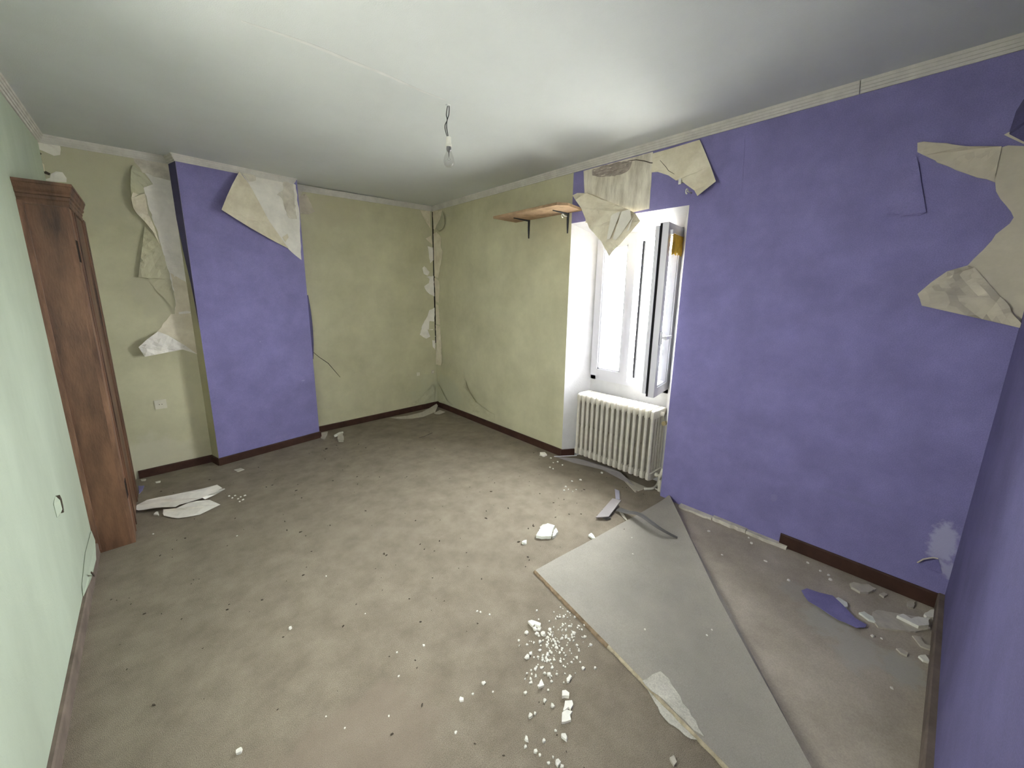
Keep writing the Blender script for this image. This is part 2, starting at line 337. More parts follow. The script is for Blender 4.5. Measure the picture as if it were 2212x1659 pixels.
frontblock(0.3, W3A, -0.1, 2.6); frontblock(W3B, XL-0.2, -0.1, 2.6); frontblock(W3A, W3B, -0.1, W3Z0); frontblock(W3A, W3B, W3Z1, 2.6)
wall_front = tag(link('wall_front', bm, 'dimpurple'), 'purple near wall at the right edge, its shade put into the colour', kind='structure')

# ceiling mouldings (stepped profile)
PROF = [(0, 0), (0, -0.052), (0.007, -0.052), (0.010, -0.040), (0.015, -0.040), (0.018, -0.028), (0.022, -0.028), (0.025, -0.014), (0.029, -0.014), (0.032, 0)]
def moulding(n, segs, label=None):
    bm = bmesh.new()
    for (a, b, nrm, za, zb, ma, mb) in segs:
        a, b, nv = Vector(a), Vector(b), Vector(nrm).normalized(); d = (b-a).normalized(); r = []
        for (p, z, mt, sg) in ((a, za, ma, 1), (b, zb, mb, -1)):
            r.append([bm.verts.new(Vector((p.x, p.y, z)) + Vector((nv.x, nv.y, 0))*u*1.0 + Vector((d.x, d.y, 0))*sg*mt*u + Vector((0, 0, h))) for u, h in PROF])
        k = len(PROF)
        for i in range(k): bm.faces.new((r[0][i], r[0][(i+1) % k], r[1][(i+1) % k], r[1][i]))
        bm.faces.new(r[0]); bm.faces.new(r[1][::-1])
    return tag(link('trim_%d' % n, bm, 'trim'), label, kind='structure')
moulding(1, [((XL, -0.146, 0), (-2.470, -0.146, 0), (0, -1, 0), 2.5, 2.5, 1, 0)], 'white ceiling moulding left of the chimney breast')
moulding(2, [((-2.470, -0.146, 0), (-2.434, -0.277, 0), (-0.96, -0.27, 0), 2.5, 2.5, 0, -1), ((-2.434, -0.277, 0), (-1.600, -0.168, 0), (0.13, -0.99, 0), 2.5, 2.5, -1, -1)], 'white ceiling moulding around the chimney breast')
moulding(3, [((-1.60, 0, 0), (0, 0, 0), (0, -1, 0), 2.488, 2.498, 0, 1)], 'white ceiling moulding hanging slightly loose above the green back wall')
moulding(4, [((0, 0, 0), (0, -3.80, 0), (-1, 0, 0), 2.5, 2.5, 1, 0), ((0, -3.803, 0), (0, -4.45, 0), (-1, 0, 0), 2.5, 2.499, 0, 1)], 'white ceiling moulding above the window wall')
moulding(5, [((XL, YF, 0), (XL, -0.146, 0), (1, 0, 0), 2.5, 2.5, 1, 1)], 'white ceiling moulding along the mint green wall')
moulding(6, [((0, YF, 0), (XL, yfront(XL), 0), (0, 1, 0), 2.5, 2.5, 1, 1)], 'white ceiling moulding above the near purple wall')

# baseboards
def board(name, a, b, nrm, h, t, m, label, lean=0):
    bm = bmesh.new(); a, b, n = Vector(a), Vector(b), Vector(nrm)
    pts = [a, a+n*t, a+n*t+Vector((0, 0, h-0.006)), a+n*(t-0.005)+Vector((0, 0, h)), a+Vector((0, 0, h))]
    prism(bm, pts, b-a)
    return tag(link(name, bm, m), label, kind='structure')
board('baseboard_back', (-1.56, 0, 0), (0, 0, 0), (0, -1, 0), 0.066, 0.012, 'base', 'dark brown baseboard under the green back wall right of the chimney breast')
board('baseboard_back_left', (-2.96, -0.146, 0), (-2.468, -0.146, 0), (0, -1, 0), 0.066, 0.012, 'base', 'dark brown baseboard between cupboard and chimney breast')
board('baseboard_chimney', (-2.438, -0.278, 0), (-1.545, -0.160, 0), (0.13, -0.99, 0), 0.066, 0.014, 'base', 'dark brown baseboard across the chimney breast')
board('baseboard_chimney_side', (-2.470, -0.150, 0), (-2.436, -0.280, 0), (-0.96, -0.27, 0), 0.066, 0.010, 'base', 'short brown baseboard return on the chimney side')
board('baseboard_right', (0, 0, 0), (0, -2.112, 0), (-1, 0, 0), 0.068, 0.013, 'base', 'dark brown baseboard under the green part of the window wall')
board('baseboard_niche', (-0.013, -2.100, 0), (0.10, -2.166, 0), (-0.48, -0.87, 0), 0.068, 0.012, 'base', 'short brown baseboard return beside the radiator')
board('baseboard_right_near', (0, (0.000,-3.791,0.030)[1], -0.004), (0, YF, -0.004), (-1, 0, 0), 0.078, 0.012, 'base', 'last brown baseboard piece under the purple window wall')
board('baseboard_left', (XL, -1.2, 0), (XL, YF, 0), (1, 0, 0), 0.072, 0.016, 'basegrey', 'dusty brown baseboard under the mint green wall')
board('baseboard_front', (0, YF, -0.006), (XL, yfront(XL), -0.006), (0, 1, 0), 0.085, 0.022, 'basegrey', 'dusty grey brown baseboard under the near purple wall')

# wallpaper lifting off above the left baseboard
sheet('loose_paper', [(XL+0.002, -1.235, 0.16), (XL+0.002, -1.5, 0.17), (XL+0.002, -1.72, 0.12), (XL+0.003, -1.75, 0.076), (XL+0.018, -1.60, 0.073), (XL+0.022, -1.42, 0.074), (XL+0.008, -1.235, 0.095)], 'mint', 0.001, wall_left)
stripe('torn_slit', [(XL, -1.80, 0.615), (XL, -1.787, 0.588), (XL, -1.79, 0.56), (XL, -1.797, 0.535)], 0.024, 'dirt', (1, 0, 0), wall_left, 0.013)
sheet('paper_blister', [(XL+0.001, -1.802, 0.62), (XL+0.012, -1.81, 0.60), (XL+0.014, -1.82, 0.56), (XL+0.001, -1.812, 0.53), (XL+0.001, -1.86, 0.545), (XL+0.001, -1.86, 0.61)], 'mint', 0.001, wall_left)
stripe('torn_nick', [(XL+0.02, -1.60, 0.105), (XL+0.022, -1.585, 0.085), (XL+0.024, -1.578, 0.068)], 0.010, 'dirt', (1, 0, 0), wall_left, 0.004)

# ------------------------------------------------------------------ plaster patches and peeled paper: back wall, left of chimney
B = wall_back
sheet('plaster_patch', rag([(-2.671,-0.149,2.449),(-2.469,-0.149,2.459),(-2.458,-0.149,2.363),(-2.468,-0.149,2.329),(-2.447,-0.149,2.194),(-2.452,-0.149,1.959),(-2.453,-0.149,1.675),(-2.453,-0.149,1.323),(-2.549,-0.149,1.299),(-2.575,-0.149,1.295),(-2.556,-0.149,1.415),(-2.567,-0.149,1.590),(-2.592,-0.149,1.857),(-2.639,-0.149,2.253),(-2.581,-0.149,2.286)], 0.03, 0.006, 2), 'palepap', 0.004, B, 2, 0.004, 1)
tag(sheet('torn_paper', rag([(-2.671,-0.152,2.449),(-2.469,-0.152,2.458),(-2.457,-0.152,2.368),(-2.474,-0.152,2.330),(-2.531,-0.152,2.340),(-2.631,-0.152,2.358)], 0.03, 0.006, 3), 'plaster', 0.003, B, 2, 0.004, 4), 'grey torn backing at the top of the bare strip')
tag(sheet('paper_shred', rag([(-2.561,-0.152,1.636),(-2.466,-0.152,1.566),(-2.453,-0.152,1.323),(-2.495,-0.152,1.335),(-2.546,-0.152,1.326),(-2.550,-0.152,1.294),(-2.574,-0.152,1.300),(-2.553,-0.152,1.415)], 0.03, 0.004, 5), 'paper', 0.003, B, 2, 0.004, 4), 'cream backing at the foot of the bare strip')
sheet('paper_shred', rag([(-2.704,-0.151,1.171),(-2.597,-0.151,1.312),(-2.454,-0.151,1.317),(-2.469,-0.151,0.973),(-2.553,-0.151,1.063),(-2.635,-0.151,1.145)], 0.04, 0.006, 6), 'paper', 0.003, B, 2, 0.004, 6)
sheet('paper_shred', [(-2.666,-0.158,1.497),(-2.574,-0.158,1.498),(-2.564,-0.158,1.415),(-2.593,-0.158,1.385),(-2.629,-0.158,1.447)], 'green', 0.002, B, 1, 0.004, 2)
f = sheet('peeled_wallpaper', [*[(-2.719,-0.191,2.160),(-2.703,-0.191,2.204)], *[(-2.671,-0.176,2.195),(-2.637,-0.176,2.207)], *[(-2.636,-0.154,2.073),(-2.614,-0.154,1.976),(-2.596,-0.154,1.841)], *[(-2.627,-0.176,1.939),(-2.665,-0.176,2.008),(-2.700,-0.176,2.056),(-2.716,-0.176,2.093)]], 'paper', 0.0015, None, 3, 0.012, 3)
tag(f, 'cream curled wallpaper strip left of the pale bare strip beside the chimney', 'wallpaper')
f = sheet('peeled_wallpaper', [*[(-2.678,-0.150,2.399),(-2.634,-0.150,2.358),(-2.583,-0.150,2.285),(-2.639,-0.150,2.253),(-2.636,-0.150,2.221)], *[(-2.668,-0.181,2.202),(-2.716,-0.181,2.163),(-2.710,-0.181,2.249),(-2.693,-0.181,2.358)]], 'green', 0.0015, None, 3, 0.012, 4)
tag(f, 'olive wallpaper flap standing off just under the moulding beside the chimney', 'wallpaper')
f = sheet('peeled_wallpaper', [*[(-2.695,-0.151,1.178),(-2.635,-0.151,1.143),(-2.538,-0.151,1.051),(-2.466,-0.151,0.972)], *[(-2.559,-0.166,1.022),(-2.652,-0.166,1.009)], *[(-2.734,-0.196,1.000),(-2.797,-0.196,0.991),(-2.823,-0.196,1.069),(-2.764,-0.196,1.127)]], 'palepap', 0.0015, None, 3, 0.02, 5)
tag(f, 'white triangular wallpaper flap folded out above the wall socket left of the chimney', 'wallpaper')
f = sheet('paper_fold', [*[(-2.668,-0.150,1.975),(-2.592,-0.150,1.857),(-2.567,-0.150,1.590),(-2.556,-0.150,1.415),(-2.620,-0.150,1.457),(-2.665,-0.150,1.502),(-2.704,-0.150,1.586)], *[(-2.755,-0.168,1.599),(-2.721,-0.168,1.741),(-2.686,-0.168,1.896)]], 'green', 0.0015, wall_back, 3, 0.012, 6)
# top left corner remnants
sheet('plaster_patch', rag([(-3.139,-0.150,2.453),(-3.032,-0.150,2.456),(-3.041,-0.150,2.392),(-3.071,-0.150,2.380),(-3.117,-0.150,2.400),(-3.140,-0.150,2.407)], 0.03, 0.006, 8), 'palepap', 0.004, B, 2, 0.006, 7)
sheet('plaster_patch', rag([(-3.169,-0.151,2.344),(-3.143,-0.151,2.343),(-3.125,-0.151,2.316),(-3.126,-0.151,2.271),(-3.157,-0.151,2.279),(-3.168,-0.151,2.304)], 0.03, 0.005, 9), 'paper', 0.004, B, 2, 0.006, 8)
sheet('plaster_patch', rag([(-3.102,-0.151,2.262),(-3.076,-0.151,2.282),(-3.046,-0.151,2.282),(-3.032,-0.151,2.249),(-3.037,-0.151,2.220),(-3.111,-0.151,2.213),(-3.144,-0.151,2.217),(-3.110,-0.151,2.235)], 0.03, 0.006, 10), 'palepap', 0.004, B, 2, 0.006, 9)
stripe('torn_nick', [(-3.157,-0.148,2.280),(-3.132,-0.148,2.269),(-3.107,-0.148,2.258)], 0.02, 'dirt', (0, -1, 0), B, 0.003)
stripe('torn_nick', [(-3.157,-0.148,2.422),(-3.152,-0.148,2.399),(-3.130,-0.148,2.374)], 0.02, 'dirt', (0, -1, 0), B, 0.003)
# chimney side: purple paper at the top, olive below
sheet('paper_remnant', [(-2.4715, -0.152, 2.45), (-2.4365, -0.279, 2.45), (-2.4365, -0.279, 1.20), (-2.447, -0.240, 1.55), (-2.463, -0.185, 1.82), (-2.4715, -0.152, 2.05)], 'shadepurp', 0.0015, wall_chimney)  # purple of the front, the side's shade put into the colour
# chimney front: bare plaster and flap at the top right
sheet('plaster_patch', rag([(-1.984,-0.222,2.475),(-1.680,-0.182,2.477),(-1.620,-0.174,2.477),(-1.573,-0.168,2.448),(-1.564,-0.167,2.167),(-1.582,-0.169,1.786),(-1.688,-0.183,1.876),(-1.827,-0.201,2.099),(-1.943,-0.217,2.351),(-1.981,-0.222,2.424),(-2.011,-0.226,2.465)], 0.04, 0.004, 11), 'palepap', 0.004, wall_chimney, 2, 0.002, 11)
sheet('paper_shred', rag([(-1.680,-0.184,2.475),(-1.597,-0.173,2.472),(-1.595,-0.173,2.218),(-1.590,-0.172,2.152),(-1.662,-0.182,2.153),(-1.688,-0.185,2.226),(-1.702,-0.187,2.311),(-1.742,-0.192,2.336),(-1.683,-0.185,2.389)], 0.02, 0.005, 12), 'plaster', 0.003, wall_chimney, 2, 0.003, 12)
sheet('paper_shred', rag([(-2.018,-0.229,2.467),(-1.905,-0.214,2.469),(-1.900,-0.213,2.420),(-1.955,-0.220,2.399),(-1.980,-0.223,2.434)], 0.02, 0.005, 13), 'plaster', 0.003, wall_chimney, 2, 0.003, 13)
sheet('paper_shred', rag([(-1.734,-0.191,1.978),(-1.687,-0.185,2.011),(-1.679,-0.184,1.978),(-1.711,-0.188,1.936)], 0.02, 0.003, 13), 'paper', 0.002, wall_chimney)
f = sheet('peeled_wallpaper', [*[(-2.019,-0.235,2.463),(-1.987,-0.230,2.421),(-1.942,-0.225,2.350),(-1.829,-0.210,2.097),(-1.690,-0.192,1.879)], *[(-1.808,-0.225,1.930)], *[(-1.985,-0.274,2.015),(-2.091,-0.287,2.078)], *[(-2.188,-0.320,2.132)], *[(-2.141,-0.299,2.236),(-2.089,-0.292,2.342)]], 'paper', 0.0012, None, 3, 0.006, 14)
tag(f, 'cream wallpaper flap folded back over the purple chimney breast under its moulding', 'wallpaper')
# curled purple edge right of the chimney, coloured dark for its shaded gap
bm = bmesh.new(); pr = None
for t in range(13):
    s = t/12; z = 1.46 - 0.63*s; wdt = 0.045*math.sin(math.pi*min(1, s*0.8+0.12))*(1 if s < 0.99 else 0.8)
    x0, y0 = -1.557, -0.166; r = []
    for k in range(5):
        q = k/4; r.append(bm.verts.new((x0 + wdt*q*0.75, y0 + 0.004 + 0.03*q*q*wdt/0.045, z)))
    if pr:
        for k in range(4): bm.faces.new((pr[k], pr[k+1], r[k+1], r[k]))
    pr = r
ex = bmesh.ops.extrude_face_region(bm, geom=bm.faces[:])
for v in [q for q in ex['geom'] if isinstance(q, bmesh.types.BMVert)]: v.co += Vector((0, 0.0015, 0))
tag(link('peeled_wallpaper', bm, 'shadepurp', origin=(-1.54, -0.15, 0.83)), 'purple wallpaper edge, darkened for its shaded gap, curling off the right edge of the chimney breast', 'wallpaper')
# back wall right of the chimney
sheet('paper_shred', rag([(-1.522,-0.012,2.369),(-1.447,-0.012,2.422),(-1.403,-0.012,2.336),(-1.375,-0.012,2.267),(-1.429,-0.012,2.234),(-1.505,-0.012,2.233),(-1.529,-0.012,2.289)], 0.03, 0.004, 15), 'cream', 0.003, B, 2, 0.02, 15)
sheet('plaster_patch', rag([(-1.553,-0.004,2.452),(-1.464,-0.004,2.446),(-1.512,-0.004,2.363),(-1.539,-0.004,2.297),(-1.568,-0.004,2.062),(-1.581,-0.004,2.187)], 0.03, 0.006, 16), 'plaster', 0.003, B)
stripe('crack', [(-1.521,-0.001,0.896),(-1.445,-0.001,0.815),(-1.392,-0.001,0.769),(-1.361,-0.001,0.741),(-1.304,-0.001,0.657),(-1.246,-0.001,0.572)], 0.007, 'dirt', (0, -1, 0), B)
# corner tear
C6 = 1
stripe('corner_gap', [(-0.004, -0.004, z) for z in (2.44, 2.2, 2.0, 1.7, 1.4, 1.1, 0.85)], 0.018, 'hole', (-0.7, -0.7, 0), B, 0.004)
for i, pts in enumerate([[(-0.176,-0.004,2.438),(-0.039,-0.004,2.449),(-0.038,-0.004,2.247),(-0.121,-0.004,2.350)], [(-0.115,-0.012,2.126),(-0.040,-0.012,2.163),(-0.019,-0.012,2.058)], [(-0.169,-0.006,1.780),(-0.141,-0.006,1.801),(-0.069,-0.006,1.737),(-0.098,-0.006,1.689),(-0.153,-0.006,1.710)],
        [(-0.012,-0.005,1.691),(-0.117,-0.005,1.677),(-0.071,-0.005,1.650),(-0.082,-0.005,1.602),(-0.149,-0.005,1.562),(-0.123,-0.005,1.507),(-0.077,-0.005,1.467),(-0.010,-0.005,1.439)], [(-0.005,-0.005,1.299),(-0.083,-0.005,1.273),(-0.114,-0.005,1.201),(-0.164,-0.005,1.137),(-0.193,-0.005,1.090),(-0.235,-0.005,0.970),(-0.143,-0.005,0.914),(-0.074,-0.005,0.942),(-0.021,-0.005,1.081)], [(-0.055,-0.004,0.890),(-0.010,-0.004,0.878),(-0.014,-0.004,0.759),(-0.048,-0.004,0.797)],
        [(-0.086,-0.004,2.038),(-0.011,-0.004,2.028),(-0.000,-0.004,1.889),(-0.055,-0.004,1.839)]]):
    tag(sheet('plaster_patch' if i != 2 else 'paper_shred', rag(pts, 0.025, 0.004, 20+i), 'paper' if i in (0, 1) else 'palepap', 0.003, B, 1, 0.006, 20+i))
for i, pts in enumerate([[(-0.093,-0.014,1.135),(-0.016,-0.014,1.123),(-0.028,-0.014,1.032),(-0.106,-0.014,1.028)], [(-0.125,-0.014,1.029),(-0.038,-0.014,1.016),(-0.011,-0.014,0.930),(-0.080,-0.014,0.918)]]):
    sheet('paper_shred', pts, 'green', 0.002, B, 1, 0.004, 30+i)
for i, pts in enumerate([[(-0.004,0.022,2.454),(-0.004,-0.210,2.432),(-0.004,-0.179,2.356),(-0.004,-0.032,2.232),(-0.004,0.024,2.292)], [(-0.004,0.006,2.183),(-0.004,-0.074,2.205),(-0.004,-0.184,2.134),(-0.004,-0.166,2.031),(-0.004,-0.206,1.968),(-0.004,-0.158,1.819),(-0.004,-0.094,1.666),(-0.004,-0.007,1.684),(-0.004,-0.008,2.044)],
        [(-0.004,-0.006,1.668),(-0.004,-0.107,1.626),(-0.004,-0.117,1.508),(-0.004,-0.088,1.363),(-0.004,-0.023,1.378)], [(-0.004,-0.021,1.345),(-0.004,-0.080,1.331),(-0.004,-0.115,1.096),(-0.004,-0.025,1.090)], [(-0.008,-0.016,1.081),(-0.008,-0.120,1.063),(-0.008,-0.133,0.857),(-0.008,-0.142,0.623),(-0.008,-0.115,0.568),(-0.008,0.014,0.566),(-0.008,-0.028,0.813)]]):
    sheet('plaster_patch', rag(pts, 0.025, 0.005, 40+i), 'paper', 0.003, wall_right, 1, 0.006, 40+i)
f = sheet('peeled_wallpaper', [*[(-0.004,-0.209,2.428),(-0.004,-0.165,2.343),(-0.004,-0.061,2.244)], *[(-0.040,-0.186,2.197),(-0.040,-0.269,2.218),(-0.040,-0.311,2.263),(-0.040,-0.300,2.350)]], 'green', 0.0015, None, 2, 0.01, 50)
tag(f, 'small olive wallpaper curl at the top of the room corner crack', 'wallpaper')
# puckered paper at the foot of the corner
for i, (pts, par) in enumerate([([(-0.406,-0.001,0.084),(-0.239,-0.001,0.169),(-0.085,-0.035,0.318),(-0.047,-0.030,0.209),(-0.165,-0.015,0.108),(-0.168,-0.001,0.055)], wall_back), ([(-0.002,-0.600,0.594),(-0.002,-0.615,0.490),(-0.040,-0.725,0.379),(-0.035,-0.859,0.255),(-0.015,-1.080,0.184),(-0.002,-1.161,0.172),(-0.002,-1.151,0.096),(-0.002,-0.596,0.079),(-0.002,-0.581,0.375)], wall_right), ([(-0.002,-0.041,0.323),(-0.035,-0.189,0.223),(-0.025,-0.270,0.138),(-0.002,-0.387,0.094),(-0.002,-0.045,0.059)], wall_right), ([(0.011,-0.002,0.365),(0.010,-0.002,0.055),(-0.053,-0.002,0.059),(-0.039,-0.020,0.240)], wall_back)]):
    sheet('paper_pucker', pts, 'green', 0.0015, par, 3, 0.012, 60+i)

# ------------------------------------------------------------------ window wall: patches, flaps, crack
sheet('plaster_patch', rag([(-0.003,-2.198,2.441),(-0.003,-2.502,2.442),(-0.003,-2.766,2.442),(-0.003,-2.769,2.312),(-0.003,-2.773,2.077),(-0.003,-2.243,2.047)], 0.05, 0.001, 70), 'glue', 0.003, wall_right)
sheet('exposed_render', rag([(-0.006,-2.282,2.432),(-0.006,-2.362,2.438),(-0.006,-2.494,2.437),(-0.006,-2.615,2.418),(-0.006,-2.596,2.367),(-0.006,-2.559,2.351),(-0.006,-2.521,2.347),(-0.006,-2.367,2.363),(-0.006,-2.285,2.390)], 0.02, 0.006, 71), 'rubble', 0.004, wall_right, 3, 0.008, 71, fscale=40)
stripe('crack', [(-0.008,-2.583,2.425),(-0.008,-2.648,2.418),(-0.008,-2.712,2.396),(-0.008,-2.758,2.374),(-0.008,-2.810,2.360),(-0.008,-2.824,2.378)], 0.006, 'dirt', (-1, 0, 0), wall_right)
f = sheet('peeled_wallpaper', [*[(-0.006,-2.768,2.431),(-0.006,-2.922,2.433),(-0.006,-3.070,2.438)], *[(-0.020,-3.121,2.342),(-0.020,-3.157,2.266)], *[(-0.060,-3.213,2.160)], *[(-0.070,-3.118,2.092)], *rag([(-0.030,-3.079,2.138),(-0.030,-3.002,2.202),(-0.030,-2.977,2.217)], 0.03, 0.006, 3, closed=False), *[(-0.012,-2.946,2.225),(-0.012,-2.894,2.266),(-0.012,-2.817,2.304),(-0.012,-2.772,2.310)]], 'paper', 0.0012, None, 3, 0.006, 72)
fl = tag(f, 'cream wallpaper flap hanging off the ceiling moulding right above the window niche', 'wallpaper')
stripe('crack', [(-0.022,-2.832,2.370),(-0.022,-2.877,2.319),(-0.022,-2.896,2.293),(-0.022,-2.938,2.263)], 0.003, 'dirt', (-1, 0, 0), fl)
f = sheet('peeled_wallpaper', [*[(-0.012,-2.304,2.247),(-0.012,-2.510,2.145),(-0.012,-2.612,2.097)], *[(-0.050,-2.698,2.049)], *[(-0.090,-2.761,1.987)], *[(-0.120,-2.638,1.844),(-0.120,-2.575,1.791)], *[(-0.140,-2.565,1.758)], *[(-0.120,-2.477,1.875),(-0.120,-2.364,1.981)], *[(-0.100,-2.262,2.145),(-0.100,-2.206,2.210)], *[(-0.080,-2.160,2.255),(-0.080,-2.205,2.265),(-0.080,-2.296,2.248)]], 'paper', 0.0012, None, 4, 0.014, 73, fscale=9)
fw = tag(f, 'big pointed wallpaper flap hanging down in front of the window niche', 'wallpaper')
for q in ([(-0.125,-2.549,2.042),(-0.125,-2.567,2.056),(-0.125,-2.624,2.064),(-0.125,-2.576,1.940),(-0.125,-2.551,1.885),(-0.125,-2.526,1.883)], [(-0.115,-2.627,2.065),(-0.115,-2.691,2.072),(-0.115,-2.706,2.007),(-0.115,-2.639,1.918),(-0.115,-2.576,1.858),(-0.115,-2.565,1.876)], [(-0.112,-2.701,1.992),(-0.112,-2.717,2.014),(-0.112,-2.692,1.929),(-0.112,-2.674,1.923)]):
    tag(sheet('glue_streak', q, 'streak', 0.001, fw), 'whiter brushed streak')
# white hooks
for q, lab in (((-0.030,-3.052,2.132), 'white screw hook in the purple wall right above the window niche'), ((-0.030,-2.060,2.118), 'white screw hook beside the right bracket of the wooden shelf')):
    r = root('curtain_hook', (0, q[1], q[2]), lab, 'hook')
    bm = bmesh.new(); tube(bm, [(-0.001, q[1], q[2]), (-0.05, q[1]+0.002, q[2])], 0.0035); link('shank', bm, 'ceramic', r)
    bm = bmesh.new(); tube(bm, [(-0.05+0.014*math.cos(a)-0.014, q[1]+0.004, q[2]+0.014*math.sin(a)) for a in [k*0.5 for k in range(11)]], 0.004); link('hook_ring', bm, 'ceramic', r)
r = root('curtain_bracket', (0.000,-2.979,2.212), 'small white curtain bracket by the torn edge over the window', 'bracket')
bm = bmesh.new(); c = (0.000,-2.991,2.209); box(bm, (-0.045, c[1]-0.006, c[2]-0.006), (0, c[1]+0.006, c[2]+0.004)); link('arm', bm, 'ceramic', r)
bm = bmesh.new(); box(bm, (-0.052, c[1]-0.008, c[2]-0.022), (-0.045, c[1]+0.008, c[2]+0.012)); link('plate', bm, 'ceramic', r)
# right: big torn area
sheet('plaster_patch', rag([(-0.004,-4.038,2.151),(-0.004,-4.037,2.174),(-0.004,-4.053,2.174),(-0.004,-4.185,2.122),(-0.004,-4.393,2.072),(-0.004,-4.495,1.473),(-0.004,-4.475,1.345),(-0.004,-4.288,1.618),(-0.004,-4.267,1.627),(-0.004,-4.317,1.728),(-0.004,-4.358,1.813),(-0.004,-4.329,1.866),(-0.004,-4.295,1.924),(-0.004,-4.287,1.960),(-0.004,-4.148,2.050),(-0.004,-4.062,2.117)], 0.03, 0.005, 80), 'cream', 0.004, wall_right, 1, 0.003, 80)
f = sheet('peeled_wallpaper', [*[(-0.010,-4.267,1.627),(-0.010,-4.288,1.618),(-0.010,-4.376,1.494),(-0.010,-4.473,1.350)], *[(-0.030,-4.450,1.368),(-0.030,-4.344,1.399)], *[(-0.070,-4.160,1.452),(-0.070,-4.149,1.483),(-0.070,-4.139,1.504)], *[(-0.040,-4.173,1.557),(-0.040,-4.212,1.603)]], 'cream', 0.0012, None, 4, 0.022, 81, fscale=10)
tag(f, 'lower of two creased cream wallpaper flaps on the purple window wall at right', 'wallpaper')
f = sheet('peeled_wallpaper', [*[(-0.006,-4.148,2.049),(-0.006,-4.062,2.116),(-0.006,-4.040,2.134)], *[(-0.035,-4.036,2.167),(-0.035,-4.055,2.167)], *[(-0.025,-4.115,2.147),(-0.025,-4.185,2.118)], *[(-0.007,-4.281,2.098)], *[(-0.006,-4.283,1.964),(-0.006,-4.220,2.003)]], 'cream', 0.0012, None, 3, 0.008, 82)
tag(f, 'upper of two cream wallpaper flaps on the purple window wall at right', 'wallpaper')
sheet('paper_bubble', [*[(-0.001,-4.036,2.128),(-0.001,-4.007,2.077),(-0.001,-3.979,1.963),(-0.001,-3.979,1.875)], *[(-0.006,-4.028,1.860),(-0.006,-4.090,1.855)], *[(-0.010,-4.108,1.869),(-0.010,-4.076,1.986),(-0.010,-4.051,2.082)]], 'purple', 0.0015, wall_right, 3, 0.006, 83)
f = sheet('peeled_wallpaper', [(-0.20, yfront(0)+0.012, 2.44), (-0.02, yfront(0)+0.006, 2.44), *[(-0.020,-4.307,2.256),(-0.020,-4.296,2.219),(-0.020,-4.292,2.145)], *[(-0.100,-4.291,2.117),(-0.100,-4.330,2.081)], (-0.25, yfront(0)+0.012, 2.2)], 'shadepurp', 0.0012, None, 3, 0.012, 84)
fl = tag(f, 'purple wallpaper flap, shade put into its colour, sagging in the top corner at the right edge', 'wallpaper')
tag(sheet('torn_edge', [(-0.045,-4.278,2.132),(-0.045,-4.287,2.138),(-0.045,-4.300,2.141),(-0.045,-4.306,2.122),(-0.045,-4.332,2.098),(-0.045,-4.334,2.084),(-0.045,-4.300,2.113)], 'cream', 0.0012, fl), 'cream torn lower edge')
f = sheet('peeled_wallpaper', [*[(-0.003,-4.397,0.250),(-0.003,-4.420,0.184),(-0.003,-4.411,0.175)], *[(-0.020,-4.370,0.190),(-0.020,-4.339,0.202)], *[(-0.035,-4.352,0.237),(-0.035,-4.369,0.255)]], 'purple', 0.0012, None, 2, 0.006, 85)
tag(f, 'small purple paper tongue lifting beside the pale scuff near the floor corner', 'wallpaper')
bm = bmesh.new(); tube(bm, [(-0.036,-4.336,0.209),(-0.036,-4.352,0.238),(-0.036,-4.369,0.254),(-0.036,-4.380,0.262),(-0.036,-4.395,0.265)], 0.003, 6); link('torn_edge', bm, 'cream', f)
stripe('paper_seam', [(-0.001,-3.320,2.402),(-0.001,-3.327,2.303),(-0.001,-3.339,2.125),(-0.001,-3.337,2.075)], 0.004, 'purple', (-1, 0, 0), wall_right, 0.002)
# plaster ledges where the baseboard is missing
for i, (ya_, yb_, wd_, hh_) in enumerate([(-3.20, -3.42, 0.045, 0.016), (-3.42, -3.62, 0.034, 0.026), (-3.62, -3.835, 0.030, 0.022)]):
    rnd = random.Random(90+i); P = [(0.0, ya_), (0.0, yb_)] + [(-wd_*rnd.uniform(0.75, 1.2), yb_ + (ya_-yb_)*k/9 + (0.004 if k == 0 else 0)) for k in range(10)]
    bm = bmesh.new(); prism(bm, [(x, y, -0.009) for x, y in P], (0, 0, hh_))
    link('plaster_ledge', bm, 'plaster', wall_right)
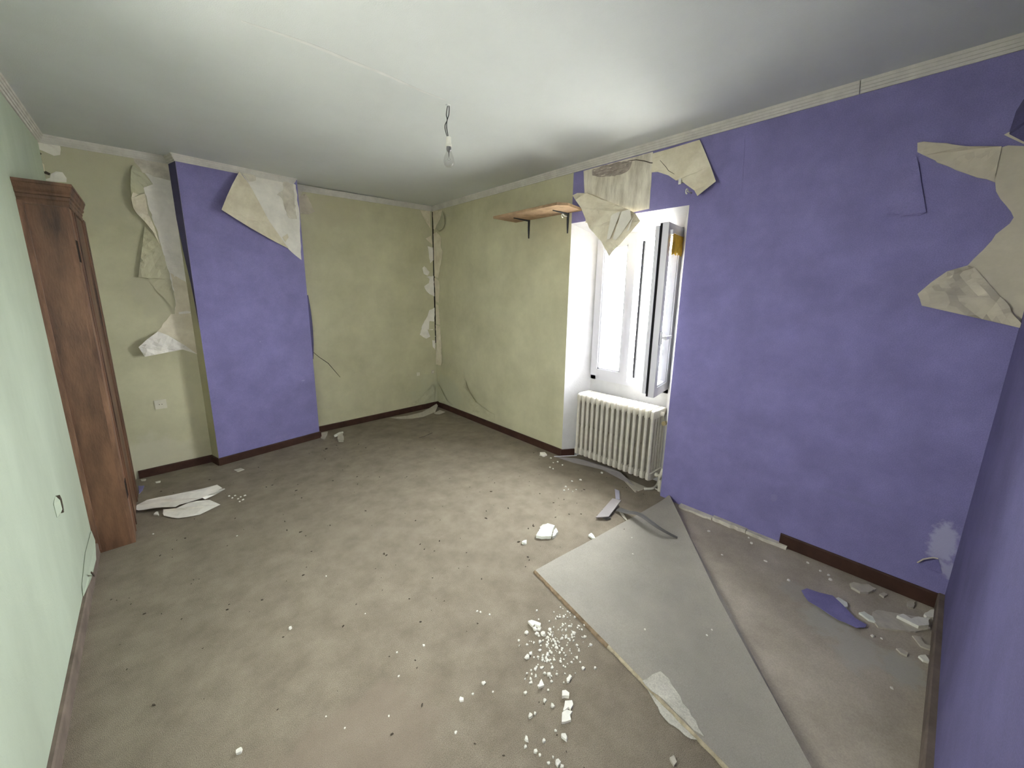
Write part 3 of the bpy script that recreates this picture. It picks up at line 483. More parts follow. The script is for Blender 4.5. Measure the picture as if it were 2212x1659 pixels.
# ------------------------------------------------------------------ window
win = tag(root('window_1', (0.25, -2.575, 0.735), 'white double casement window in the niche, right sash open', None), kind='structure')
FY0, FY1, FZ0, FZ1 = NL1, NR1, 0.735, 1.962
bm = bmesh.new()
for a, b in (((0.22, FY0, FZ0), (0.29, FY0-0.05, FZ1)), ((0.22, FY1, FZ0), (0.29, FY1+0.05, FZ1)), ((0.22, FY0, FZ0), (0.29, FY1, FZ0+0.05)), ((0.22, FY0, FZ1-0.05), (0.29, FY1, FZ1))): box(bm, a, b)
link('window_frame', bm, 'pvc', win)
def sash(org, ang, wd, z0, z1, name='sash', flip=1):
    """casement hinged at org; local u along the sash, v towards the room"""
    u = Vector((-math.sin(ang), flip*math.cos(ang), 0)); v = Vector((-math.cos(ang), -flip*math.sin(ang), 0)); o = Vector(org)
    def P(a, b, z): q = o + u*a + v*b; return Vector((q.x, q.y, z))
    def bar(bm, a0, a1, b0, b1, za, zb): prism(bm, [P(a0, b0, za), P(a1, b0, za), P(a1, b1, za), P(a0, b1, za)], (0, 0, zb-za))
    bm = bmesh.new(); s = 0.062
    bar(bm, 0, s, -0.055, 0, z0, z1); bar(bm, wd-s, wd, -0.055, 0, z0, z1); bar(bm, s, wd-s, -0.055, 0, z0, z0+s); bar(bm, s, wd-s, -0.055, 0, z1-s, z1)
    bar(bm, s, s+0.012, -0.047, -0.008, z0+s, z1-s); bar(bm, wd-s-0.012, wd-s, -0.047, -0.008, z0+s, z1-s); bar(bm, s, wd-s, -0.047, -0.008, z0+s, z0+s+0.012); bar(bm, s, wd-s, -0.047, -0.008, z1-s-0.012, z1-s)
    so_ = link(name, bm, 'pvc', win)
    bm = bmesh.new(); bar(bm, s, wd-s, -0.033, -0.027, z0+s, z1-s); link('pane', bm, 'glass', so_)
    return so_, P, bar
s1, P1, bar1 = sash((0.195, FY0-0.012, 0), 0.0, 0.345, 0.775, 1.935, flip=-1)
bm = bmesh.new(); bar1(bm, 0.322, 0.362, -0.01, 0.012, 0.775, 1.935); link('meeting_strip', bm, 'pvc', s1)
bm = bmesh.new(); bar1(bm, 0.372, 0.390, -0.078, -0.058, 0.80, 1.90); tag(link('gasket', bm, 'gasket', s1), 'dark rubber seal on the meeting edge')
ANG = math.radians(99)
s2, P2, bar2 = sash((0.215, FY1-0.002, 0), ANG, 0.352, 0.775, 1.95)
bm = bmesh.new(); bar2(bm, 0.352, 0.357, -0.052, -0.040, 0.78, 1.945); tag(link('gasket', bm, 'gasket', s2), 'dark rubber seal along the free edge')
bm = bmesh.new(); bar2(bm, 0.335, 0.366, -0.078, -0.053, 0.80, 1.93); link('cover_strip', bm, 'pvc', s2)
bm = bmesh.new(); bar2(bm, 0.312, 0.338, 0.0, 0.011, 1.15, 1.24); bar2(bm, 0.318, 0.333, 0.011, 0.042, 1.19, 1.21); bar2(bm, 0.21, 0.333, 0.032, 0.046, 1.190, 1.210)
link('handle', bm, 'pvc', s2)
# unseen window added in the left wall to brighten the room
fillwin2 = tag(root('fill_window_2', (XL-0.2, -2.975, W2Z0), 'unseen window with tinted panes added in the left wall as fill light', None), kind='structure')
bm = bmesh.new(); xa, xb = XL-0.22, XL-0.15
for a, b in (((xa, W2B, W2Z0), (xb, W2B+0.07, W2Z1)), ((xa, W2A-0.07, W2Z0), (xb, W2A, W2Z1)), ((xa, -3.015, W2Z0), (xb, -2.935, W2Z1)), ((xa, W2B, W2Z0), (xb, W2A, W2Z0+0.07)), ((xa, W2B, W2Z1-0.07), (xb, W2A, W2Z1))): box(bm, a, b)
link('window_frame', bm, 'pvc', fillwin2)
for a, b in ((W2B+0.07, -3.015), (-2.935, W2A-0.07)):
    bm = bmesh.new(); vs = [bm.verts.new(q) for q in ((XL-0.185, a, W2Z0+0.07), (XL-0.185, b, W2Z0+0.07), (XL-0.185, b, W2Z1-0.07), (XL-0.185, a, W2Z1-0.07))]; bm.faces.new(vs); link('pane', bm, 'fillglass2', fillwin2)
# another unseen window, added behind the camera as fill for the back wall
fillwin3 = tag(root('fill_window_3', (-2.45, YF-0.2, W3Z0), 'unseen window with dimmer tinted panes added in the near wall as fill light', None), kind='structure')
bm = bmesh.new(); xa, xb = YF-0.22, YF-0.15
for a, b in (((W3B, xa, W3Z0), (W3B+0.07, xb, W3Z1)), ((W3A-0.07, xa, W3Z0), (W3A, xb, W3Z1)), ((-2.49, xa, W3Z0), (-2.41, xb, W3Z1)), ((W3B, xa, W3Z0), (W3A, xb, W3Z0+0.07)), ((W3B, xa, W3Z1-0.07), (W3A, xb, W3Z1))): box(bm, a, b)
link('window_frame', bm, 'pvc', fillwin3)
for a, b in ((W3B+0.07, -2.49), (-2.41, W3A-0.07)):
    bm = bmesh.new(); vs = [bm.verts.new(q) for q in ((a, YF-0.185, W3Z0+0.07), (b, YF-0.185, W3Z0+0.07), (b, YF-0.185, W3Z1-0.07), (a, YF-0.185, W3Z1-0.07))]; bm.faces.new(vs); link('pane', bm, 'fillglass', fillwin3)
# curtain remnant on the open sash
cu = root('curtain', P2(0.18, 0.015, 1.78), 'yellow scrap of net curtain at the top of the open sash', 'curtain')
bm = bmesh.new(); nn = 26; rows = []
for j in range(9):
    z = 1.885 - 0.115*j/8; rows.append([bm.verts.new(P2(0.055 + 0.24*i/nn, 0.012 + 0.006*math.sin(i*1.3) + 0.003*j/8*math.sin(i*2.1+j), z - 0.02*(j/8)*(0.5+0.5*math.sin(i*0.9)))) for i in range(nn+1)])
for j in range(8):
    for i in range(nn): bm.faces.new((rows[j][i], rows[j][i+1], rows[j+1][i+1], rows[j+1][i]))
link('cloth', bm, 'curtain', cu, recalc=False)
bm = bmesh.new(); tube(bm, [P2(0.045, 0.012, 1.89), P2(0.31, 0.012, 1.89)], 0.004); link('curtain_rod', bm, 'pvc', cu)
bm = bmesh.new(); bar2(bm, 0.305, 0.325, 0.0, 0.020, 1.875, 1.905); link('rod_bracket', bm, 'pvc', cu)
# outside: paving, sill and railing
bm = bmesh.new(); box(bm, (0.5, -14, -0.9), (2.4, 9, -0.8)); tag(link('terrace', bm, 'pave'), 'bright paved terrace strip outside the window', kind='structure')
bm = bmesh.new(); box(bm, (-40, -40, -0.95), (40, 40, -0.83)); tag(link('yard', bm, 'yard'), 'grey gravel yard beyond the terrace', kind='structure')
bm = bmesh.new(); box(bm, (0.29, FY1, 0.70), (0.56, FY0, 0.735)); link('window_sill', bm, 'white', win)
rl = root('railing', (0.8, -2.575, 0.7), 'thin grey window guard railing outside the window', 'railing')
for z in (0.86, 1.04):
    bm = bmesh.new(); tube(bm, [(0.8, -1.95, z), (0.8, -3.25, z)], 0.009); link('rail', bm, 'iron', rl)
for y in (-2.0, -2.42, -2.83, -3.2):
    bm = bmesh.new(); tube(bm, [(0.8, y, 0.70), (0.8, y, 1.14)], 0.009); link('baluster', bm, 'iron', rl)
for y in (-1.95, -3.25):
    bm = bmesh.new(); tube(bm, [(0.5, y, 0.86), (0.8, y, 0.86)], 0.009); link('stay', bm, 'iron', rl)

# ------------------------------------------------------------------ radiator
rad = root('radiator', (0.06, -2.61, 0), 'cream cast iron column radiator standing in the niche under the window', 'radiator')
NS = 15; Y0, PITCH = -2.285, 0.0472
def octa(bm, c0, c1, rx, ry, ax):
    """octagonal bar between c0 and c1 with radii in the two cross axes"""
    r = []
    for c in (c0, c1):
        ring = []
        for k in range(12):
            a = 2*math.pi*k/12; p = Vector(c)
            if ax == 'z': p += Vector((rx*math.cos(a), ry*math.sin(a), 0))
            else: p += Vector((0, ry*math.cos(a), rx*math.sin(a)))
            ring.append(bm.verts.new(p))
        r.append(ring)
    for k in range(12): bm.faces.new((r[0][k], r[0][(k+1) % 12], r[1][(k+1) % 12], r[1][k]))
    bm.faces.new(r[0]); bm.faces.new(r[1][::-1])
bm = bmesh.new()
XC = [-0.024 + 0.042*k for k in range(5)]
for i, x in enumerate(XC): octa(bm, (x, Y0, 0.105), (x, Y0, 0.635), 0.0155, 0.0125, 'z')
# rounded heads
for z0, s in ((0.632, 1), (0.108, -1)):
    pr_ = [(-0.040, 0), (-0.039, 0.012), (-0.032, 0.022), (-0.016, 0.027), (0.136, 0.027), (0.152, 0.022), (0.159, 0.012), (0.160, 0), (0.160, -0.035), (-0.040, -0.035)]
    rr = []
    for yy, sc, nose in ((-0.0195, 0.90, 0.016), (-0.0165, 0.97, 0.012), (-0.0105, 1.0, 0), (0.0105, 1.0, 0), (0.0165, 0.97, 0.012), (0.0195, 0.90, 0.016)):
        rr.append([bm.verts.new((0.06 + (x-0.06)*sc + (nose if x < 0 else 0), Y0+yy, z0 + s*(h-0.012)*(sc if h > 0 else 1-nose*6))) for x, h in pr_])
    k = len(pr_)
    for a, b in zip(rr, rr[1:]):
        for i in range(k): bm.faces.new((a[i], a[(i+1) % k], b[(i+1) % k], b[i]))
    bm.faces.new(rr[0]); bm.faces.new(rr[-1][::-1])
for x in (XC[0]+0.021, XC[3]-0.021): octa(bm, (x-0.03, Y0, 0.36), (x+0.03, Y0, 0.36), 0.008, 0.010, 'x')
sec = link('section', bm, 'rad', rad)
for i in range(1, NS):
    c = sec.copy(); COL.objects.link(c); c.parent = rad; c.location = (0, -PITCH*i, 0)
yR = Y0 - PITCH*(NS-1)
for zz in (0.615, 0.125): bm = bmesh.new(); tube(bm, [(0.06, Y0+0.03, zz), (0.06, yR-0.04, zz)], 0.016, 12); link('connecting_tube', bm, 'rad', rad)
bm = bmesh.new(); c = Vector((0.030,-3.013,0.560)); tube(bm, [(c.x-0.02, c.y, c.z), (c.x+0.02, c.y, c.z)], [0.017, 0.014], 14); tube(bm, [(c.x+0.0, c.y, c.z), (c.x+0.05, c.y-0.02, c.z)], 0.008, 8); link('valve_cap', bm, 'brass', rad)
bm = bmesh.new(); tube(bm, catmull([(0.06, yR-0.03, 0.125), (0.06, yR-0.055, 0.12), (0.055, yR-0.06, 0.07), (0.06, yR-0.06, -0.008)], 5), 0.011, 10); link('supply_pipe', bm, 'rad', rad)
for y in (Y0-PITCH*2.5, yR+PITCH*2.5):
    bm = bmesh.new(); box(bm, (0.10, y-0.012, 0.07), (0.219, y+0.012, 0.10)); link('wall_bracket', bm, 'rad', rad)
# loose pipe, cable at the foot of the radiator
bm = bmesh.new(); tube(bm, catmull([*[(-0.014,-2.926,0.012),(0.042,-2.965,0.012),(0.134,-2.957,0.012)], *[(0.020,-3.019,0.137),(0.020,-3.037,0.212)]], 6), 0.010, 10)
tag(link('loose_hose', bm, 'wcable', origin=(0.050,-2.943,0.000)), 'yellowish bent hose on the floor under the right end of the radiator', 'hose')
bm = bmesh.new(); tube(bm, catmull([(0.067,-2.971,0.006),(0.059,-3.012,0.006),(0.054,-3.072,0.006),(0.056,-3.082,0.006)], 4), 0.005, 8); box(bm, tuple(Vector((0.059,-3.071,0.000))-Vector((0.012, 0.012, 0))), tuple(Vector((0.059,-3.071,0.000))+Vector((0.012, 0.012, 0.016))))
tag(link('white_cable', bm, 'wcable', origin=(0.070,-3.026,0.000)), 'short white cable end lying along the foot of the purple wall', 'cable')
# bent linoleum strip below the radiator
f = sheet('flooring_strip', [*[(-0.068,-2.069,0.004),(-0.040,-2.275,0.004),(0.038,-2.511,0.004),(-0.013,-2.801,0.004)], (-0.010,-2.847,0.002), *[(0.055,-2.676,0.035),(0.072,-2.600,0.035),(0.023,-2.328,0.035)], (0.008,-2.263,0.030)], 'greypl', 0.002, None, 2, 0.004, 95)
tag(f, 'grey strip of old flooring bent up along the front of the radiator', 'flooring strip')
f = sheet('flooring_strip', [*[(0.085,-2.617,0.003),(0.044,-2.817,0.003),(0.039,-2.922,0.003),(-0.099,-2.897,0.003),(-0.004,-2.755,0.003)]], 'flake', 0.003, None, 1, 0.003, 96)
tag(f, 'beige flooring scrap on the carpet at the right end of the radiator', 'flooring strip')
bm = bmesh.new(); tube(bm, [(-0.114,-2.106,0.030), (0.042,-2.242,0.040)], 0.004, 6)
tag(link('plastic_rod', bm, 'pvc', origin=(-0.061,-2.063,0.000)), 'thin white plastic rod sticking out at the left foot of the radiator', 'rod')

# ------------------------------------------------------------------ shelf
sh = root('wall_shelf', (0, -1.83, 2.145), 'chipboard wall shelf with a clipped corner left of the window', 'shelf')
bm = bmesh.new(); prism(bm, [(-0.001, -1.445, 2.145), (-0.001, -2.20, 2.145), (-0.235, -2.245, 2.145), (-0.315, -2.20, 2.145), (-0.298, -1.455, 2.145)], (0, 0, 0.019))
link('board', bm, 'shelf', sh)
for y in (-1.618, -2.065):
    bm = bmesh.new(); prism(bm, [(-0.001, y-0.009, 2.145), (-0.001, y+0.009, 2.145), (-0.009, y+0.006, 2.145), (-0.009, y-0.006, 2.145)], (0, 0, -0.03))
    prism(bm, [(-0.001, y-0.009, 2.116), (-0.001, y+0.009, 2.116), (-0.012, y+0.008, 2.116), (-0.012, y-0.008, 2.116)], (0, 0, 0.028))
    tube(bm, [(-0.006, y, 2.145), (-0.006, y, 2.06), (-0.005, y, 1.985)], [0.011, 0.009, 0.005], 8)
    tube(bm, [(-0.004, y, 2.139), (-0.12, y, 2.139), (-0.20, y, 2.141)], [0.008, 0.006, 0.004], 8)
    link('bracket', bm, 'iron', sh)

# ------------------------------------------------------------------ cupboard
cb = root('wooden_cupboard', (-3.05, -0.84, 0), 'tall shallow reddish brown wooden cupboard with cornice against the mint green wall', 'cupboard')
CX, CY0, CY1, CH = -2.962, -1.217, -0.457, 1.935
bm = bmesh.new(); box(bm, (XL, CY0, 0), (CX-0.02, CY0+0.022, CH)); link('side_panel', bm, 'wood', cb)
bm = bmesh.new(); box(bm, (XL, CY1-0.022, 0), (CX-0.02, CY1, CH-0.005)); link('side_panel', bm, 'wood', cb)
bm = bmesh.new(); box(bm, (CX-0.02, CY0, 0), (CX, CY0+0.10, CH)); link('stile', bm, 'woodlt', cb)  # lighter wood: the light on the near stile is put into its colour
bm = bmesh.new(); box(bm, (CX-0.02, CY1-0.09, 0), (CX, CY1, CH)); link('stile', bm, 'wood', cb)
bm = bmesh.new(); box(bm, (CX-0.018, CY0+0.103, 0.02), (CX-0.004, CY1-0.093, CH-0.02)); 
for y in (CY0+0.103, CY1-0.093-0.02, CY0+0.20, CY1-0.20): box(bm, (CX-0.006, y, 0.02), (CX+0.004, y+0.02, CH-0.02))
link('door', bm, 'wood', cb)
bm = bmesh.new(); box(bm, (XL, CY0-0.010, 0.02), (XL+0.022, CY0, CH-0.01)); link('wall_bead', bm, 'woodlt', cb)
for z in (1.70, 0.335):
    bm = bmesh.new(); box(bm, (CX-0.010, CY0+0.022, z-0.055), (CX+0.0015, CY0+0.088, z+0.055)); tag(link('hinge_mortise', bm, 'hole', cb), 'dark empty hinge slot')
bm = bmesh.new(); box(bm, (XL, CY0+0.02, CH-0.02), (CX-0.02, CY1-0.02, CH)); link('top_board', bm, 'wood', cb)
bm = bmesh.new(); CE = -0.70
cpf = [(-0.01, -0.02), (0.008, -0.02), (0.010, -0.010), (0.008, 0.004), (0.013, 0.010), (0.013, 0.024), (0.022, 0.028), (0.024, 0.036), (0.022, 0.044), (0.028, 0.052), (0.036, 0.072), (0.040, 0.075), (0.040, 0.088), (-0.01, 0.088)]
r = []
for st in range(3):
    ring = []
    for u, h in cpf:
        if st == 0: p = (XL+0.001, CY0-u, CH-0.004+h)
        elif st == 1: p = (CX+u*0.75, CY0-u, CH-0.004+h)
        else: p = (CX+u*0.75, CE+u*0.3, CH-0.004+h)
        ring.append(bm.verts.new(p))
    r.append(ring)
k = len(cpf)
for a, b in zip(r, r[1:]):
    for i in range(k): bm.faces.new((a[i], a[(i+1) % k], b[(i+1) % k], b[i]))
bm.faces.new(r[0]); bm.faces.new(r[-1][::-1]); link('cornice', bm, 'wood', cb)
bm = bmesh.new(); box(bm, (XL, CY0-0.03, CH+0.078), (CX+0.025, CE, CH+0.084)); link('cornice_top', bm, 'wood', cb)

# ------------------------------------------------------------------ bulb
bx, by = -1.359, -2.291; bz = cz(bx, by)
bl = root('pendant_bulb', (bx, by, bz), 'bare clear light bulb hanging on two black wires from the ceiling', 'lamp')
yw = Vector((math.cos(ya), -math.sin(ya), 0))
def wpt(dx, z): return Vector((bx, by, z)) + yw*dx
for nm, prof in (('wire', [(0.0, bz+0.002), (-0.006, 2.475), (-0.010, 2.445), (-0.006, 2.42), (-0.018, 2.395), (-0.017, 2.37), (-0.006, 2.332)]), ('wire', [(0.004, bz+0.002), (0.006, 2.475), (0.003, 2.445), (-0.006, 2.42), (-0.009, 2.395), (-0.008, 2.37), (-0.001, 2.332)])):
    bm = bmesh.new(); tube(bm, catmull([wpt(a, b) for a, b in prof], 5), 0.0024, 6); link(nm, bm, 'cable', bl)
bm = bmesh.new(); lathe(bm, (bx, by, 0), [(0, 2.336), (0.012, 2.336), (0.0135, 2.333), (0.0135, 2.305), (0.0165, 2.298), (0.0165, 2.288), (0.014, 2.286), (0, 2.286)]); link('socket', bm, 'ceramic', bl, smooth=False)
bm = bmesh.new(); lathe(bm, (bx, by, 0), [(0.013, 2.288), (0.0135, 2.272), (0.011, 2.266), (0.004, 2.258), (0, 2.258)]); link('bulb_cap', bm, 'metal', bl, smooth=True)
bm = bmesh.new(); lathe(bm, (bx, by, 0), [(0.0128, 2.272), (0.014, 2.264), (0.019, 2.25), (0.026, 2.234), (0.0295, 2.219), (0.029, 2.206), (0.024, 2.193), (0.015, 2.1855), (0, 2.183)], 32); gb = link('bulb_glass', bm, 'bulbglass', bl, smooth=True)
bm = bmesh.new(); tube(bm, [(bx, by, 2.262), (bx, by, 2.235)], [0.004, 0.002], 8); tube(bm, [wpt(-0.008, 2.222), wpt(0, 2.235), wpt(0.008, 2.222)], 0.0008, 5); tube(bm, [wpt(-0.008, 2.222), wpt(-0.003, 2.218), wpt(0.003, 2.218), wpt(0.008, 2.222)], 0.0006, 5); link('filament', bm, 'metal', gb)
bm = bmesh.new(); lathe(bm, (bx, by, 0), [(0, bz-0.006), (0.010, bz-0.005), (0.014, bz), (0.010, bz+0.006)], 16); link('ceiling_plug', bm, 'ceil', bl)

# ------------------------------------------------------------------ sockets
def outlet(c, s, lab, m='socketpl', hole=True, name='wall_socket'):
    r = root(name, c, lab, 'socket'); c = Vector(c)
    bm = bmesh.new(); box(bm, (c.x-s, c.y-0.008, c.z-s), (c.x+s, c.y, c.z+s)); bmesh.ops.bevel(bm, geom=[e for e in bm.edges if e.calc_length() > 0.02], offset=0.003, segments=2, affect='EDGES'); link('plate', bm, m, r)
    bm = bmesh.new(); seg = 20
    ring = [(c.x+0.5*s*math.cos(2*math.pi*k/seg), c.y-0.0095, c.z+0.5*s*math.sin(2*math.pi*k/seg)) for k in range(seg)]
    prism(bm, ring, (0, 0.004, 0)); rc = link('socket_face', bm, 'socketpl', r)
    for dx in ((-0.22, 0.22) if hole else (0,)):
        bm = bmesh.new(); tube(bm, [(c.x+dx*s, c.y-0.0102, c.z), (c.x+dx*s, c.y-0.006, c.z)], 0.08*s, 8); link('pin_hole', bm, 'hole', rc)
outlet((-2.753,-0.146,0.588), 0.038, 'square beige wall socket low on the wall between cupboard and chimney')
outlet((-0.276,0.000,0.475), 0.022, 'small round outlet low on the green wall left of the room corner', name='cable_outlet', hole=False)
outlet((-0.057,0.000,0.475), 0.022, 'small blank grey cover plate right in the room corner', 'flake', name='cover_plate', hole=False)

# ------------------------------------------------------------------ carpet and its folded corner
PA, PP = Vector((0.0, -3.10, 0)), Vector((-1.313, -2.976, 0))
fd = (Vector((-1.291, -4.173, 0)) - Vector((0.03, -3.11, 0))).normalized()
PB = Vector((0.0, -3.12, 0)) + fd*2.0
cpt = root('carpet', (-1.6, -2.2, 0), 'worn beige fitted carpet covering the room, its near right corner folded over', 'carpet')
out = [(XL+0.005, -0.150), (XL+0.005, -4.36), (PB.x-0.03, PB.y-0.008), (PB.x, PB.y), (-0.003, -3.12), (-0.003, NR0), (0.20, NR1+0.0), (0.20, NL1), (-0.003, NL0), (-0.003, -0.003), (-1.552, -0.003), (-1.552, -0.166), (-2.436, -0.282), (-2.473, -0.150)]
bm = bmesh.new()
P3 = [Vector((x, y, 0)) for x, y in out]; V = [bm.verts.new(p) for p in P3]
bm.faces.new(V)
ex = bmesh.ops.extrude_face_region(bm, geom=bm.faces[:])
for v in [q for q in ex['geom'] if isinstance(q, bmesh.types.BMVert)]: v.co.z -= 0.0078
link('carpet_pile', bm, 'carpet', cpt)
# flap: ruled surface between the fold line and the free edge
PQ = Vector((-1.575, -4.355, 0)); bm = bmesh.new(); nu, nv = 40, 44; top = []
for i in range(nu+1):
    row = []
    for j in range(nv+1):
        t = j/nv; s = i/nu
        a = Vector((0.0, -3.115, 0)).lerp(PB, t)                       # on the fold
        e = Vector((0.0, -3.105, 0)).lerp(PP, min(1, t/0.5)) if t < 0.5 else PP.lerp(PQ, (t-0.5)/0.5)
        wob = 0.006*noise.noise((t*16, 1.3, 0.2)) if t > 0.5 else 0.004*noise.noise((t*9, 4.3, 0.2))
        p = a.lerp(e, s); d = (a-p).length
        p += (e-a).normalized()*wob*s if (e-a).length > 0.01 else Vector()
        z = 0.0085 + 0.024*math.exp(-d/0.07) + 0.006*max(0, noise.noise((p.x*3, p.y*3, 7)))*(1-s)
        if s == 0: z = 0.016
        p.z = z; row.append(bm.verts.new(p))
    top.append(row)
for i in range(nu):
    for j in range(nv):
        q = []
        for v in (top[i][j], top[i][j+1], top[i+1][j+1], top[i+1][j]):
            if v not in q: q.append(v)
        bm.faces.new(q)
ex = bmesh.ops.extrude_face_region(bm, geom=bm.faces[:])
for v in [q for q in ex['geom'] if isinstance(q, bmesh.types.BMVert)]: v.co.z = max(0.0012, v.co.z - 0.008)
bmesh.ops.remove_doubles(bm, verts=bm.verts[:], dist=0.0004)
fp = tag(link('folded_corner', bm, 'felt', cpt), 'grey underside of the folded carpet corner')
# frayed rim along the free edge
rnd = random.Random(3); n = 90
for i0, i1, fm, wb in ((0, 34, 'fray', 0.007), (34, 90, 'yarn', 0.0025)):
    bm = bmesh.new(); pr = None
    for i in range(i0, i1+1):
        t = i/n; p = PP.lerp(PQ, t); d = (PQ-PP).normalized(); s = Vector((d.y, -d.x, 0))
        w0 = 0.006*noise.noise(((0.5+0.5*t)*16, 1.3, 0.2)); ww = wb + rnd.uniform(0, 0.004)
        base = p + s*w0*0.2
        r = [bm.verts.new(base + s*(-0.003) + Vector((0, 0, 0.0105))), bm.verts.new(base + s*ww + Vector((0, 0, 0.006))), bm.verts.new(base + s*(ww+0.002) + Vector((0, 0, 0.0008))), bm.verts.new(base - s*0.003 + Vector((0, 0, 0.0008)))]
        if pr:
            for k in range(4): bm.faces.new((pr[k], pr[(k+1) % 4], r[(k+1) % 4], r[k]))
        else: bm.faces.new(r)
        pr = r
    bm.faces.new(pr[::-1]); link('frayed_edge', bm, fm, fp)
sheet('pale_backing', rag([(-1.447,-3.672,0.012),(-1.392,-3.686,0.012),(-1.357,-3.701,0.013),(-1.361,-3.737,0.012),(-1.397,-3.797,0.012),(-1.434,-3.851,0.012),(-1.469,-3.907,0.012),(-1.476,-3.876,0.012),(-1.464,-3.806,0.012),(-1.455,-3.736,0.012)], 0.02, 0.006, 97), 'backing', 0.003, fp)

sheet('frayed_yarn', rag([(-1.453,-3.695,0.003),(-1.454,-3.754,0.003),(-1.462,-3.818,0.003),(-1.472,-3.878,0.003),(-1.485,-3.902,0.003),(-1.509,-3.862,0.003),(-1.513,-3.808,0.003),(-1.502,-3.769,0.003)], 0.015, 0.006, 98), 'backing', 0.002, fp)
# ------------------------------------------------------------------ debris
def chunk_bm(rx, ry, h, seed, n=7):
    rnd = random.Random(seed); bm = bmesh.new(); lo, hi = [], []
    for k in range(n):
        a = 2*math.pi*(k+rnd.uniform(-.28, .28))/n; q = rnd.uniform(0.72, 1.12)
        lo.append(bm.verts.new((rx*q*math.cos(a), ry*q*math.sin(a), 0)))
        t = rnd.uniform(0.72, 0.98); hi.append(bm.verts.new((rx*q*t*math.cos(a), ry*q*t*math.sin(a), h*rnd.uniform(0.75, 1.15))))
    bm.faces.new(lo[::-1]); bm.faces.new(hi)
    for k in range(n): bm.faces.new((lo[k], lo[(k+1) % n], hi[(k+1) % n], hi[k]))
    return bm
def debris(name, p, rx, ry, h, m, label, cat, seed, rot=0, group=None):
    o = link(name, chunk_bm(rx, ry, h, seed), m); p = Vector(p); o.location = (p.x, p.y, p.z+0.0005); o.rotation_euler = (0, 0, rot)
    return tag(o, label, cat, group)
def slab(name, pts, h, m, label, cat, z=0.0005, seed=0, group=None, ragged=True):
    P = [Vector(p) for p in (rag(pts, 0.012, 0.002, seed) if ragged else pts)]; c = sum(P, Vector())/len(P)
    bm = bmesh.new(); prism(bm, [(q.x, q.y, z) for q in P], (0, 0, h))
    return tag(link(name, bm, m, origin=(c.x, c.y, z)), label, cat, group)
# broken chunk below the window light
slab('plaster_chunk', [(-1.090,-2.780,0.000),(-0.995,-2.741,0.000),(-0.938,-2.745,0.000),(-0.922,-2.790,0.000),(-0.969,-2.810,0.000),(-1.025,-2.846,0.000),(-1.072,-2.810,0.000)], 0.020, 'chalkg', 'largest white plaster chunk on the carpet left of the grey plastic plate', 'plaster chunk', seed=1)
slab('plaster_chunk', [(-1.022,-2.853,0.000),(-0.962,-2.817,0.000),(-0.933,-2.809,0.000),(-0.955,-2.844,0.000),(-1.001,-2.856,0.000)], 0.018, 'chalkg', 'narrow white piece split off the right side of the largest plaster chunk', 'plaster chunk', seed=2)
slab('plaster_chunk', [(-1.000,-2.729,0.000),(-0.960,-2.723,0.000),(-0.944,-2.733,0.000),(-0.987,-2.747,0.000),(-1.007,-2.745,0.000)], 0.012, 'flake', 'small dusty plaster chunk just behind the largest white chunk', 'plaster chunk', seed=3)
debris('plaster_chunk', (-1.182,-2.770,0.000), 0.020, 0.016, 0.014, 'chalkg', 'small white plaster cube left of the largest white chunk', 'plaster chunk', 5)
slab('plaster_chunk', [(-0.829,-2.984,0.000),(-0.795,-2.982,0.000),(-0.804,-3.005,0.000),(-0.823,-3.032,0.000),(-0.834,-3.016,0.000)], 0.010, 'chalkg', 'white splinter of plaster at the upper edge of the folded carpet', 'plaster chunk', seed=4)
# by the chimney foot
slab('plaster_chunk', [(-1.392,-0.209,0.000),(-1.346,-0.219,0.000),(-1.386,-0.373,0.000),(-1.418,-0.448,0.000),(-1.452,-0.415,0.000),(-1.443,-0.352,0.000),(-1.426,-0.321,0.000)], 0.022, 'flake', 'squarish beige plaster block near the right foot of the chimney breast', 'plaster chunk', seed=5)
slab('plaster_chunk', [(-1.442,-0.250,0.030),(-1.373,-0.202,0.030),(-1.331,-0.204,0.030),(-1.335,-0.224,0.030),(-1.397,-0.269,0.030),(-1.449,-0.286,0.030)], 0.012, 'chalk', 'pale plaster stick lying across behind the squarish beige block', 'plaster chunk', z=0.012, seed=6)
slab('plaster_chunk', [(-1.540,-0.054,0.000),(-1.512,-0.058,0.000),(-1.446,-0.065,0.000),(-1.478,-0.145,0.000),(-1.528,-0.234,0.000),(-1.544,-0.252,0.000),(-1.560,-0.216,0.000),(-1.543,-0.138,0.000)], 0.010, 'flake', 'flat dusty plaster rubble piece against the chimney foot', 'plaster chunk', seed=7)
# paper in the far corner
f = sheet('wallpaper_scrap', [*[(-0.710,-0.046,0.004),(-0.513,-0.120,0.004)], *[(-0.307,-0.124,0.010),(-0.121,-0.023,0.010)], *[(-0.031,-0.030,0.045),(-0.064,-0.113,0.045)], *[(-0.173,-0.214,0.004),(-0.381,-0.279,0.004),(-0.523,-0.250,0.004),(-0.650,-0.165,0.004)]], 'flake', 0.002, None, 3, 0.006, 100)
tag(f, 'grey beige wallpaper scrap lying in the far room corner on the floor', 'wallpaper scrap')
f = sheet('wallpaper_scrap', [*[(-0.217,-0.250,0.004),(-0.085,-0.186,0.004),(-0.075,-0.297,0.004),(-0.180,-0.330,0.004)], (-0.221,-0.320,0.010)], 'flake', 0.002, None, 1, 0.003, 101)
tag(f, 'tiny crumpled wallpaper scrap right of the scrap in the far corner', 'wallpaper scrap')
